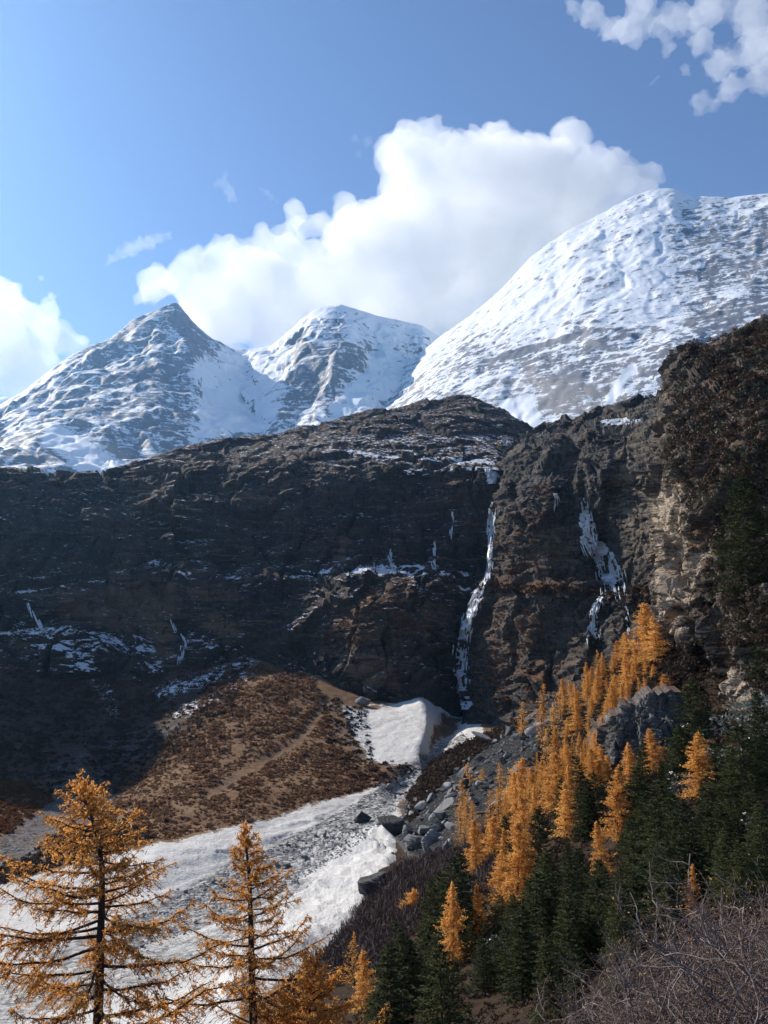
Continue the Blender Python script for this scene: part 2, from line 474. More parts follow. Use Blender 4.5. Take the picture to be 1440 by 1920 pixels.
# a further snow shoulder at the left edge
shoulder = mountain([
    [(-500, 900, 7800), (0, 860, 7800), (200, 860, 7800)],
    [(-500, 700, 7000), (-200, 720, 7000), (-40, 745, 7000), (20, 736, 7000), (60, 745, 7000), (200, 820, 7000)],
    [(-500, 1000, 6000), (0, 1000, 6000), (200, 1000, 6000)]],
    [8, 30], 160, 'mountain', 'low white snow shoulder behind the left pyramid', lambda px, py, G: dict(rock=blank(px) - 0.5, ice=blank(px), tan=blank(px)), 20)

# ------------------------------------------------------------------ dark cliffs
CLIFF = rock_material('layered_cliff_rock', (0.017, 0.0145, 0.014), (0.060, 0.046, 0.038), (0.165, 0.112, 0.074), 1.0)

def rough_rock(G, N, amp, size, ledge=0.0, period=18.0, tilt=(0.0, 0.0), crack=1.0, vert=2.4):
    W = G + size * 0.35 * np.stack([fbm(G, size, 3, off=k * 5.0) for k in (1, 2, 3)], -1)     # bend everything a little
    big = fbm(G, size * 2.2, 4, 0.5)
    rid = fbm(G, size, 6, 0.52, True)
    ver = fbm(W, size * 0.45, 5, 0.55, True, stretch=(1, 1, vert * 1.3), off=3.0)
    Wt = W.copy(); Wt[..., 2] += tilt[0] * W[..., 0] + tilt[1] * W[..., 1]
    b1, e1 = blocks(Wt, size * 0.95, (1, 1, vert * 0.6), facet=1.3)
    b2, e2 = blocks(Wt, size * 0.36, (1.3, 1.3, 0.9), 9.0, facet=1.0)
    b3, e3 = blocks(Wt, size * 0.17, (2.0, 2.0, 0.42), 4.0, facet=0.5)
    zz = Wt[..., 2] + period * 1.2 * fbm(G, size * 2.5, 4, off=7.0)
    ph = (zz / period) % 1
    saw = np.where(ph < 0.78, ph / 0.78, (1 - ph) / 0.22)            # bench then step
    lw = sstep(-0.15, 0.35, fbm(G, size * 1.8, 3, stretch=(2, 2, 0.6), off=11.0))
    d = amp * (0.6 * big + 0.16 * (rid - 0.2) + crack * 0.22 * ver)
    d = d + amp * (0.95 * (b1 - 0.5) * sstep(0, 0.10, e1) + 0.42 * (b2 - 0.5) * sstep(0, 0.10, e2) + 0.24 * (b3 - 0.5))
    d = d - amp * 0.30 * sstep(0.10, 0.0, e1) - ledge * lw * (saw - 0.5)
    return G + N * d[..., None]

def spots(px, py, lst):
    """lst of (polyline or polygon, reach, strength)."""
    r = np.zeros(px.shape)
    for pts, w, s in lst:
        r = np.maximum(r, s * sstep(w, 0, line_d(px, py, pts)))
    return r

def paint_midcliff(px, py, G):
    snow = spots(px, py, [
        ([(760, 885), (830, 880), (930, 880)], 9, 0.95), ([(650, 843), (720, 858), (830, 862), (925, 866)], 9, 0.75), ([(740, 890), (800, 888)], 7, 0.8),
        ([(860, 868), (930, 862)], 8, 0.75), ([(940, 825), (985, 832)], 8, 0.7), ([(560, 1075), (640, 1070), (760, 1062), (870, 1080)], 16, 0.72),
        ([(620, 1068), (700, 1072), (800, 1075)], 10, 0.95), ([(270, 1052), (330, 1062), (360, 1084)], 12, 0.8), ([(380, 1084), (450, 1083)], 7, 0.8),
        ([(30, 1112), (120, 1098), (230, 1086), (330, 1085)], 7, 0.75), ([(450, 1098), (560, 1080)], 6, 0.7), ([(0, 968), (50, 995)], 7, 0.75),
        ([(230, 962), (262, 970)], 5, 0.9), ([(540, 1182), (600, 1186)], 9, 0.75), ([(20, 1185), (110, 1200), (190, 1290), (210, 1330)], 50, 0.85),
        ([(110, 1190), (260, 1210), (330, 1290)], 44, 0.75), ([(350, 1200), (440, 1220)], 14, 0.7), ([(300, 1300), (400, 1270), (470, 1240)], 34, 0.62),
        ([(340, 1340), (410, 1300), (465, 1262)], 30, 0.6), ([(690, 1290), (740, 1320)], 8, 0.7), ([(440, 958), (620, 905)], 5, 0.55),
        ([(350, 1015), (450, 1013)], 5, 0.6), ([(590, 985), (640, 990)], 5, 0.55), ([(760, 1095), (840, 1115)], 7, 0.5), ([(860, 1100), (905, 1112)], 9, 0.9)])
    snow = np.maximum(snow, 0.34 * sstep(-10, 20, poly_sd(px, py, [(560, 800), (1000, 800), (960, 880), (600, 890)])))
    snow = np.maximum(snow, 0.25)
    grass = 0.10 + 0.2 * fbm(G, 90, 3)
    grass = grass + 0.38 * sstep(-20, 30, poly_sd(px, py, [(600, 1180), (680, 1110), (760, 1080), (820, 1120), (840, 1200), (700, 1220), (620, 1230)]))
    grass = grass + 0.25 * sstep(-20, 20, poly_sd(px, py, [(0, 1230), (150, 1260), (190, 1400), (0, 1450)]))
    tan = np.maximum.reduce([sstep(-15, 20, poly_sd(px, py, q)) * w for q, w in (([(110, 1100), (330, 1090), (350, 1160), (240, 1185), (120, 1170)], 0.8), ([(270, 1170), (330, 1180), (320, 1240), (275, 1240)], 0.7), ([(620, 1000), (660, 1000), (650, 1060), (625, 1060)], 0.7), ([(450, 840), (520, 820), (640, 800), (650, 850), (480, 890)], 0.6), ([(600, 1210), (740, 1230), (760, 1300), (690, 1300)], 0.6), ([(250, 880), (340, 840), (420, 830), (400, 870)], 0.55), ([(330, 1090), (450, 1095), (450, 1200), (380, 1200)], 0.45))])
    return dict(snow=snow, grass=grass, tan=tan)

cl_lines = [
    [(-700, 1000, 1900), (0, 960, 1700), (300, 930, 1700), (860, 860, 1900), (1250, 900, 1900)],
    [(-700, 590, 1000), (-400, 540, 980), (-200, 700, 980), (-60, 858, 990), (0, 884, 1000), (20, 876, 1000), (60, 886, 1010), (130, 896, 1040), (200, 899, 1080), (250, 868, 1120), (330, 838, 1160), (420, 824, 1190), (520, 812, 1220), (560, 797, 1240), (620, 788, 1270), (700, 772, 1310), (770, 757, 1350), (830, 743, 1390), (862, 738, 1400), (900, 745, 1390), (950, 770, 1370), (980, 790, 1350), (1000, 806, 1340), (1060, 860, 1300), (1250, 980, 1250)],  # beyond the left edge the unseen ridge is shaped to shade the valley
    [(-700, 680, 970), (-400, 640, 950), (-200, 780, 955), (0, 910, 980), (130, 930, 1000), (250, 905, 1050), (400, 870, 1090), (560, 845, 1120), (700, 822, 1160), (830, 805, 1220), (900, 815, 1220), (960, 835, 1200), (1060, 890, 1180), (1250, 990, 1180)],
    [(-700, 850, 1000), (-200, 930, 950), (0, 975, 930), (130, 985, 940), (250, 960, 980), (400, 925, 1010), (560, 895, 1020), (700, 880, 1030), (830, 885, 1030), (930, 885, 1010), (1060, 920, 1060), (1250, 1000, 1060)],
    [(-700, 1020, 950), (-200, 1060, 900), (0, 1095, 890), (130, 1085, 895), (250, 1065, 930), (400, 1068, 950), (560, 1062, 955), (700, 1055, 960), (830, 1058, 965), (920, 1080, 960), (1060, 1090, 980), (1250, 1100, 980)],
    [(-700, 1040, 920), (-200, 1080, 870), (0, 1118, 855), (130, 1105, 865), (250, 1087, 900), (400, 1088, 915), (560, 1085, 905), (650, 1085, 880), (740, 1082, 875), (830, 1095, 890), (890, 1125, 905), (1060, 1120, 930), (1250, 1130, 930)],
    [(-700, 1140, 890), (-200, 1170, 840), (0, 1190, 830), (130, 1185, 838), (250, 1190, 870), (400, 1195, 880), (520, 1195, 870), (600, 1180, 835), (700, 1170, 815), (800, 1175, 825), (850, 1200, 860), (890, 1220, 885), (1060, 1220, 900), (1250, 1230, 900)],
    [(-700, 1200, 860), (-200, 1220, 810), (0, 1230, 800), (130, 1235, 805), (250, 1245, 830), (400, 1250, 850), (520, 1265, 850), (590, 1250, 815), (700, 1300, 795), (800, 1312, 800), (860, 1330, 845), (900, 1345, 870), (1060, 1350, 880), (1250, 1350, 880)],
    [(-700, 1330, 820), (0, 1330, 780), (130, 1330, 790), (400, 1350, 810), (590, 1350, 795), (700, 1390, 785), (900, 1420, 850), (1250, 1420, 860)]]
G = loft(cl_lines, [20, 40, 40, 60, 18, 50, 50, 22], 760, smooth=3)
px0, py0 = proj(G)
N = normals(G)
G = G + (rough_rock(G, N, 11.0, 55.0, ledge=6.0, period=30.0, tilt=(0.05, 0.04)) - G) * (0.45 + 0.55 * sstep(830, 900, py0 - 0.02 * np.abs(px0 - 700)))[..., None]
G = G + normals(G) * (0.7 * fbm(G, 9, 3, 0.6, True))[..., None]
px, py = proj(G)
o = make_mesh('cliff', G, grid_faces(*G.shape[:2]), CLIFF, paint_midcliff(px, py, G), smooth=False)
tag(o, 'broad dark layered rock wall with snowy ledges across the valley', 'cliff', kind='structure')
MID = Surf(G)

# ---- the buttress right of the waterfall
def paint_buttress(px, py, G):
    snow = spots(px, py, [([(1120, 800), (1200, 788)], 9, 1.0), ([(1130, 790), (1195, 784)], 8, 0.9), ([(990, 830), (1060, 795)], 8, 0.35)])
    snow = np.maximum(snow, 0.05)
    tan = 0.5 * sstep(-25, 30, poly_sd(px, py, [(1140, 800), (1240, 740), (1250, 1090), (1200, 1090), (1150, 950)])) + 0.35 * sstep(-20, 20, poly_sd(px, py, [(1000, 1000), (1060, 980), (1100, 1080), (1020, 1080)]))
    grass = 0.12 + 0.25 * fbm(G, 60, 3)
    grass = grass + 0.24 * sstep(-30, 40, poly_sd(px, py, [(930, 960), (1040, 960), (1060, 1080), (1010, 1320), (880, 1330), (890, 1130)]))
    grass = grass + 0.25 * sstep(-20, 20, poly_sd(px, py, [(1000, 1230), (1090, 1210), (1060, 1300), (980, 1330)]))
    grass = grass + 0.5 * sstep(-8, 8, 10 - line_d(px, py, [(905, 1095), (1000, 1100), (1100, 1108), (1240, 1112)]))
    return dict(snow=snow, grass=grass, tan=tan)
bt = [  # vertical feature lines, top to bottom, left to right
    [(1010, 800, 1250), (1000, 830, 1200), (990, 900, 1160), (980, 960, 1130), (970, 1020, 1120), (960, 1080, 1110), (950, 1140, 1090), (940, 1200, 1080), (930, 1270, 1080), (930, 1350, 1060), (930, 1420, 1040)],
    [(960, 850, 1010), (947, 868, 960), (938, 905, 930), (934, 960, 915), (928, 1020, 905), (916, 1075, 895), (898, 1115, 870), (882, 1170, 850), (874, 1230, 840), (868, 1300, 825), (872, 1380, 800)],
    [(1010, 812, 1000), (990, 840, 925), (975, 905, 880), (970, 960, 868), (965, 1020, 858), (955, 1080, 848), (940, 1112, 815), (925, 1170, 805), (915, 1230, 795), (905, 1300, 780), (910, 1390, 750)],
    [(1060, 790, 1000), (1045, 830, 900), (1040, 905, 850), (1035, 960, 838), (1030, 1020, 828), (1020, 1085, 818), (1010, 1112, 785), (1000, 1170, 770), (990, 1230, 760), (975, 1300, 745), (980, 1400, 700)],
    [(1100, 776, 980), (1080, 830, 890), (1080, 900, 850), (1085, 960, 842), (1090, 1020, 832), (1090, 1090, 822), (1085, 1114, 780), (1080, 1170, 765), (1070, 1230, 750), (1050, 1290, 720), (1060, 1400, 640)],
    [(1140, 764, 960), (1095, 812, 830), (1105, 900, 810), (1120, 960, 830), (1130, 1020, 835), (1140, 1095, 825), (1140, 1118, 770), (1130, 1170, 755), (1120, 1220, 735), (1110, 1270, 700), (1120, 1400, 600)],
    [(1200, 750, 900), (1180, 800, 820), (1170, 880, 780), (1180, 950, 780), (1190, 1020, 775), (1195, 1095, 770), (1190, 1118, 735), (1185, 1150, 725), (1180, 1190, 700), (1170, 1230, 660), (1180, 1400, 520)],
    [(1240, 735, 860), (1225, 800, 780), (1230, 880, 740), (1235, 950, 735), (1240, 1020, 730), (1245, 1095, 720), (1245, 1118, 690), (1245, 1150, 680), (1245, 1190, 650), (1245, 1230, 620), (1250, 1400, 480)],
    [(1420, 660, 820), (1420, 800, 760), (1420, 880, 720), (1420, 950, 700), (1420, 1020, 690), (1420, 1095, 680), (1420, 1118, 660), (1420, 1150, 640), (1420, 1190, 620), (1420, 1230, 600), (1420, 1400, 460)]]
G = loft(bt, [40, 26, 34, 26, 26, 34, 34, 40], 330, mode='i', smooth=3)
G = rough_rock(G, normals(G), 8.5, 44.0, ledge=2.5, period=17.0, tilt=(0.25, 0.1), crack=1.2)
G = G + normals(G) * (0.6 * fbm(G, 8, 3, 0.6, True))[..., None]
# carry the crest back so that the top is a solid shoulder
back = np.stack([G[:, 0] + np.array([60.0 * k, 260.0 * k, -60.0 * k * k]) for k in (2.0, 1.0, 0.35)], 1)
G = np.concatenate([back, G], 1)
px, py = proj(G)
SLATE = rock_material('grey_slaty_cliff_rock', (0.022, 0.021, 0.021), (0.088, 0.080, 0.072), (0.200, 0.160, 0.112), 1.3)
o = make_mesh('cliff', G, grid_faces(*G.shape[:2]), SLATE, paint_buttress(px, py, G), smooth=False)
tag(o, 'square rock buttress with rusty grass standing right of the frozen waterfall', 'cliff', kind='structure')
BUT = Surf(G[:, 3:])

# ---- the near cliff on the right, grown over with scrub
NEAR = rock_material('pale_weathered_rock', (0.045, 0.036, 0.029), (0.13, 0.104, 0.082), (0.52, 0.41, 0.30), 2.4)  # warm tone raised so the pale rock looks more sunlit
def paint_near(px, py, G):
    snow = blank(px) - 0.6
    grass = 0.15 + 0.3 * fbm(G, 30, 3) + 0.35 * sstep(1270, 1350, px) * sstep(1150, 900, py)
    tan = sstep(-15, 15, poly_sd(px, py, [(1225, 930), (1275, 900), (1280, 1020), (1322, 1040), (1310, 1080), (1275, 1180), (1235, 1200)])) + sstep(-10, 10, poly_sd(px, py, [(1350, 1220), (1425, 1290), (1425, 1370), (1380, 1370), (1340, 1290)]))  # pale bare rock; its brighter tone on the prow imitates sunlight
    return dict(snow=snow, grass=grass, tan=tan)
nr = [
    [(1330, 690, 640), (1310, 760, 600), (1300, 850, 560), (1300, 950, 540), (1300, 1020, 540), (1300, 1080, 520), (1310, 1150, 500), (1320, 1200, 480), (1330, 1260, 480), (1340, 1320, 470), (1350, 1420, 460)],
    [(1268, 672, 480), (1252, 745, 440), (1240, 850, 400), (1233, 950, 385), (1235, 1020, 378), (1243, 1090, 370), (1248, 1150, 350), (1262, 1200, 335), (1290, 1260, 340), (1290, 1320, 340), (1280, 1420, 330)],
    [(1285, 652, 450), (1275, 745, 400), (1262, 850, 362), (1258, 950, 352), (1265, 1020, 348), (1280, 1070, 340), (1275, 1130, 318), (1290, 1190, 312), (1310, 1240, 325), (1310, 1310, 330), (1300, 1420, 315)],
    [(1330, 643, 430), (1320, 745, 370), (1305, 850, 335), (1300, 950, 328), (1305, 1020, 330), (1312, 1060, 315), (1312, 1120, 305), (1330, 1180, 308), (1345, 1240, 322), (1345, 1310, 325), (1340, 1420, 300)],
    [(1370, 624, 420), (1365, 745, 350), (1350, 850, 315), (1345, 950, 305), (1345, 1020, 300), (1350, 1060, 292), (1352, 1120, 285), (1362, 1180, 285), (1375, 1240, 290), (1385, 1310, 288), (1380, 1420, 270)],
    [(1415, 610, 410), (1410, 745, 335), (1400, 850, 298), (1400, 950, 288), (1400, 1020, 280), (1400, 1060, 272), (1400, 1120, 265), (1410, 1180, 262), (1415, 1240, 262), (1420, 1310, 258), (1420, 1420, 240)],
    [(1500, 575, 400), (1500, 745, 320), (1500, 850, 285), (1500, 950, 270), (1500, 1020, 262), (1500, 1060, 255), (1500, 1120, 245), (1500, 1180, 240), (1500, 1240, 236), (1500, 1310, 230), (1500, 1420, 215)],
    [(1900, 420, 380), (1900, 745, 290), (1900, 850, 255), (1900, 950, 240), (1900, 1020, 232), (1900, 1060, 225), (1900, 1120, 215), (1900, 1180, 210), (1900, 1240, 205), (1900, 1310, 200), (1900, 1420, 185)]]
G = loft(nr, [26, 20, 30, 30, 34, 50, 60], 380, mode='i', smooth=2)
px, py = proj(G); N = normals(G)
wv = 8 * fbm(G, 20, 4)
carve = 13.0 * sstep(-8, 8, poly_sd(px + wv, py + wv, [(1246, 1005), (1275, 1015), (1295, 1055), (1285, 1095), (1262, 1112), (1246, 1075)]))
carve = np.maximum(carve, 16.0 * sstep(-10, 12, poly_sd(px + wv, py + wv, [(1285, 1215), (1320, 1185), (1352, 1215), (1360, 1290), (1345, 1345), (1290, 1340), (1270, 1280)])))
carve = np.maximum(carve, 9.0 * sstep(-8, 8, poly_sd(px + wv, py + wv, [(1320, 1095), (1350, 1080), (1360, 1150), (1335, 1180), (1312, 1150)])))
rampr = 5.0 * sstep(14, 2, line_d(px, py, [(1312, 1045), (1296, 1085), (1272, 1120), (1256, 1180)]))
G = G + N * (rampr - carve)[..., None]
G = rough_rock(G, normals(G), 6.0, 24.0, ledge=2.2, period=9.0, tilt=(0.35, 0.2), crack=1.3)
G = G + normals(G) * (0.5 * fbm(G, 4, 3, 0.6, True))[..., None]
top = np.stack([G[0] + np.array([25.0 * k, 60.0 * k, -12.0 * k * k]) for k in (3.0, 1.6, 0.6)], 0)
G = np.concatenate([top, G], 0)
px, py = proj(G)
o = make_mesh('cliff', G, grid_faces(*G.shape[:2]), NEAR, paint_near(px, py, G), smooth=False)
tag(o, 'near overgrown cliff of pale crumbling rock along the right edge', 'cliff', kind='structure')
NRC = Surf(G[3:])

# ------------------------------------------------------------------ valley floor and hillside
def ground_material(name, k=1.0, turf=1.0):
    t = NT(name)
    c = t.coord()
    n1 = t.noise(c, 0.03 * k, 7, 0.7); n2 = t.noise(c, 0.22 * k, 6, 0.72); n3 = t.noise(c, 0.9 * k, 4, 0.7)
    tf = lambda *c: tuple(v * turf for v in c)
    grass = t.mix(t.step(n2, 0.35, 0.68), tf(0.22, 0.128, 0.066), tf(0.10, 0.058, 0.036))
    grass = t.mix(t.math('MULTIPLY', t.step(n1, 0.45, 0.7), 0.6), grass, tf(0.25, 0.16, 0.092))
    grass = t.mix(t.math('MULTIPLY', t.attr('shaded_heath'), 0.85), grass, t.mix(t.step(n2, 0.4, 0.65), (0.075, 0.042, 0.032), (0.030, 0.020, 0.018)))  # brown heath tone that also darkens the gully like shade
    v = t.voro(c, 0.42 * k); v2 = t.voro(c, 0.42 * k, out='Color')
    cell = t.n('ShaderNodeSeparateColor'); t.put(cell.inputs[0], v2)
    stone = t.mix(cell.outputs[0], (0.06, 0.06, 0.064), (0.24, 0.235, 0.235))
    stone = t.mix(t.step(n3, 0.4, 0.7), stone, (0.12, 0.118, 0.118))
    stone = t.mix(t.attr('dark'), stone, t.mix(cell.outputs[0], (0.008, 0.008, 0.009), (0.035, 0.034, 0.034)))  # near-black colour stands in for shade between the blocks
    silt = t.mix(t.step(n2, 0.3, 0.7), (0.56, 0.545, 0.515), (0.66, 0.645, 0.615))
    silt = t.mix(t.math('MULTIPLY', t.step(n3, 0.52, 0.72), 0.5), silt, (0.40, 0.39, 0.37))
    sh = t.math('SUBTRACT', n2, 0.5); sh3 = t.math('SUBTRACT', n3, 0.5)
    def brk(a, w): return t.step(t.math('ADD', t.math('ADD', t.attr(a), t.math('MULTIPLY', sh, w)), t.math('MULTIPLY', sh3, w * 0.8)), 0.42, 0.6)
    ss = brk('scree', 1.6); si = brk('silt', 1.1)
    col = t.mix(ss, grass, stone)
    col = t.mix(si, col, silt)
    sp = t.math('MULTIPLY', si, t.step(t.math('ADD', t.attr('scree'), t.math('MULTIPLY', sh3, 1.6)), 0.42, 0.62))
    col = t.mix(sp, col, t.mix(cell.outputs[0], (0.13, 0.13, 0.13), (0.50, 0.49, 0.475)))
    sn = t.step(t.math('ADD', t.attr('snow'), t.math('ADD', t.math('MULTIPLY', sh, 2.2), t.math('MULTIPLY', sh3, 1.4))), 0.8, 0.98)
    col = t.mix(sn, col, (0.82, 0.84, 0.88))
    h = t.math('ADD', t.math('MULTIPLY', n2, 0.9), t.math('MULTIPLY', n3, 0.5))
    h = t.math('ADD', h, t.math('MULTIPLY', t.math('MULTIPLY', v, ss), -0.5))
    return t.principled(col, 0.95, t.bump(h, 0.8, 1.6 / k), 0.15)
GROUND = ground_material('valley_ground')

def paint_ground(px, py, G):
    w = 20 * fbm(G, 40, 5, 0.6)
    x, y = px + w, py + 0.7 * w
    silt = np.maximum.reduce([
        sstep(-14, 14, poly_sd(x, y, [(640, 1322), (690, 1332), (740, 1320), (790, 1306), (832, 1326), (818, 1365), (812, 1400), (775, 1432), (725, 1436), (690, 1420), (655, 1370)])),
        sstep(-8, 8, poly_sd(x, y, [(832, 1408), (878, 1346), (905, 1350), (908, 1376), (850, 1425)])),
        0.62 * sstep(-12, 12, 14 - line_d(x, y, [(880, 1345), (840, 1380), (800, 1425), (720, 1490)])),
        sstep(-16, 16, poly_sd(x, y, [(-700, 1660), (0, 1662), (120, 1628), (258, 1590), (480, 1541), (590, 1505), (690, 1480), (765, 1440), (762, 1500), (735, 1550), (766, 1605), (745, 1665), (680, 1725), (600, 1795), (480, 1860), (300, 2100), (-700, 2100)])),
        0.30 * sstep(-20, 25, poly_sd(x, y, [(140, 1480), (215, 1475), (225, 1500), (160, 1520)]))])
    scree = np.maximum.reduce([
        0.9 * sstep(-14, 14, poly_sd(x, y, [(690, 1488), (745, 1450), (840, 1375), (880, 1385), (780, 1485), (660, 1590), (560, 1650), (440, 1720), (250, 1790), (120, 1820), (60, 1790), (220, 1722), (320, 1676), (480, 1600), (600, 1538)])),
        0.58 * sstep(-16, 20, poly_sd(x, y, [(-100, 1620), (0, 1570), (60, 1510), (150, 1475), (240, 1480), (215, 1530), (120, 1590), (0, 1650), (-200, 1680)])),
        0.46 * sstep(-22, 26, poly_sd(x, y, [(60, 1440), (180, 1380), (330, 1330), (420, 1290), (400, 1330), (270, 1430), (210, 1495), (90, 1500)])),
        0.40 * sstep(-12, 12, 6 - line_d(x, y, [(600, 1330), (560, 1390), (470, 1440), (400, 1480)])),
        0.50 * sstep(-20, 30, poly_sd(x, y, [(610, 1330), (700, 1420), (740, 1450), (690, 1450), (620, 1380)])),
        0.9 * sstep(-10, 10, poly_sd(x, y, [(1075, 1312), (1035, 1306), (900, 1395), (830, 1465), (760, 1515), (728, 1560), (775, 1615), (835, 1592), (905, 1525), (965, 1480), (1050, 1400)]))])
    scree = np.maximum(scree, 0.62 * sstep(-20, 20, poly_sd(x, y, [(-700, 1860), (0, 1835), (200, 1790), (420, 1735), (560, 1640), (600, 1650), (480, 1760), (300, 1850), (0, 1930), (-700, 1960)])))
    snow = spots(px, py, [([(300, 1300), (400, 1270), (470, 1238)], 44, 0.85), ([(330, 1340), (410, 1310), (470, 1255)], 36, 0.85), ([(120, 1240), (200, 1300), (210, 1340)], 44, 0.75),
                          ([(690, 1322), (740, 1320)], 6, 0.9), ([(825, 1330), (868, 1338)], 12, 1.1), ([(870, 1325), (875, 1350)], 10, 1.1), ([(500, 1275), (520, 1300)], 10, 0.55)])
    dark = sstep(-6, 14, poly_sd(x, y, [(1075, 1312), (1035, 1306), (900, 1395), (830, 1465), (760, 1515), (728, 1560), (775, 1615), (835, 1592), (905, 1525), (965, 1480), (1050, 1400)]))  # rubble ground where the shade of the gaps is painted in
    return dict(silt=silt, scree=scree, snow=np.maximum(snow, 0.05), dark=dark, shaded_heath=sstep(-25, 25, poly_sd(x, y, [(-700, 1200), (150, 1200), (470, 1225), (430, 1320), (330, 1410), (215, 1490), (100, 1470), (-700, 1480)])))  # dark heath of the left gully, its shade deepened in the colour

vl = [
    [(-700, 1250, 1050), (0, 1250, 980), (300, 1290, 980), (600, 1330, 920), (790, 1370, 860), (870, 1390, 900), (1150, 1400, 860)],
    [(-700, 1130, 950), (-200, 1140, 900), (0, 1160, 880), (150, 1210, 880), (300, 1210, 900), (450, 1225, 885), (520, 1248, 850), (600, 1262, 830), (690, 1312, 800), (745, 1318, 790), (790, 1305, 775), (832, 1328, 815), (870, 1338, 850), (960, 1350, 800), (1150, 1350, 740)],
    [(-700, 1250, 850), (-200, 1260, 800), (0, 1290, 760), (150, 1340, 740), (300, 1330, 760), (430, 1292, 780), (510, 1272, 795), (600, 1290, 780), (690, 1345, 725), (800, 1345, 715), (835, 1365, 750), (880, 1365, 740), (960, 1375, 690), (1150, 1400, 600)],
    [(-700, 1390, 680), (0, 1430, 610), (150, 1440, 620), (250, 1425, 650), (330, 1390, 665), (400, 1350, 690), (480, 1335, 705), (600, 1360, 690), (700, 1400, 650), (790, 1410, 630), (820, 1420, 640), (860, 1415, 620), (960, 1430, 550), (1150, 1500, 400)],
    [(-700, 1500, 520), (0, 1530, 490), (100, 1510, 540), (180, 1500, 560), (240, 1480, 565), (300, 1450, 590), (360, 1430, 600), (480, 1425, 600), (600, 1430, 600), (700, 1445, 590), (760, 1465, 570), (830, 1475, 520), (960, 1500, 400), (1150, 1600, 280)],
    [(-700, 1630, 390), (0, 1640, 390), (120, 1602, 412), (258, 1583, 412), (480, 1536, 460), (590, 1501, 510), (690, 1476, 565), (745, 1488, 535), (790, 1515, 470), (960, 1600, 320), (1150, 1700, 230)],
    [(-700, 1655, 372), (0, 1668, 376), (120, 1640, 384), (290, 1612, 384), (400, 1585, 412), (480, 1562, 440), (590, 1520, 490), (690, 1484, 550), (745, 1496, 525), (790, 1530, 455), (960, 1610, 315), (1150, 1720, 222)],
    [(-700, 1680, 352), (0, 1698, 354), (120, 1690, 357), (290, 1672, 357), (400, 1632, 386), (480, 1600, 415), (590, 1540, 471), (690, 1491, 540), (745, 1502, 512), (790, 1540, 445), (960, 1620, 308), (1150, 1730, 218)],
    [(-700, 1750, 300), (0, 1745, 318), (300, 1722, 330), (480, 1652, 370), (600, 1590, 420), (690, 1540, 460), (760, 1545, 440), (820, 1580, 375), (1000, 1720, 235), (1150, 1800, 180)],
    [(-700, 1850, 230), (0, 1830, 258), (300, 1790, 280), (500, 1722, 308), (600, 1660, 345), (680, 1625, 360), (740, 1640, 340), (800, 1690, 285), (1000, 1820, 190), (1150, 1900, 150)],
    [(-700, 1980, 170), (0, 1950, 190), (300, 1900, 208), (500, 1850, 222), (640, 1800, 240), (720, 1800, 235), (800, 1840, 215), (1000, 1950, 150), (1150, 2000, 125)],
    [(-700, 2250, 105), (0, 2180, 118), (500, 2120, 122), (800, 2050, 128), (1150, 2150, 100)]]
G = loft(vl, [10, 30, 60, 50, 60, 16, 20, 40, 50, 50, 30], 820, smooth=2)
px, py = proj(G)
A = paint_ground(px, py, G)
N = normals(G)
d = 3.0 * fbm(G, 60, 4) + 1.1 * fbm(G, 12, 4, off=3.0)
d = d + 1.3 * A['scree'] * np.maximum(fbm(G, 6, 3, 0.6), 0) * 1.8
fan = sstep(0, 25, poly_sd(px, py, [(600, 1560), (735, 1540), (760, 1605), (740, 1660), (660, 1740), (500, 1860), (400, 1900), (420, 1760)]))
run = fbm(G @ np.array([[0.8, -0.6, 0], [0.6, 0.8, 0], [0, 0, 1.0]]), 26, 5, 0.55, True, stretch=(0.6, 1.6, 1.0))
d = d + fan * (6.0 * run + 2.6 * fbm(G, 9, 3))
d = d - 5.5 * sstep(34, 2, line_d(px, py, [(850, 1352), (826, 1380), (800, 1430), (740, 1478)]))
d = d - 1.6 * sstep(22, 0, line_d(px, py, [(610, 1320), (560, 1390), (470, 1440), (390, 1490)]))
bank = sstep(-4, 10, poly_sd(px, py, [(-700, 1672), (0, 1672), (290, 1615), (480, 1563), (690, 1486), (690, 1492), (590, 1542), (480, 1602), (290, 1675), (-700, 1690)]))
d = d + bank * (0.35 * np.sin(G[..., 2] * 2.2 + 2 * fbm(G, 30, 3)) + 0.9 * fbm(G, 11, 4, 0.5, True, stretch=(1, 1, 3)))
d = d * np.where(py > 1600, 0.6, 1.0)
G = G + N * d[..., None]
px, py = proj(G)
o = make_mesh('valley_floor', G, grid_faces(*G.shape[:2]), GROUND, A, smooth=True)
tag(o, 'valley floor of pale silt, grey stones and russet grassy slopes', 'ground', kind='structure')
VAL = Surf(G)

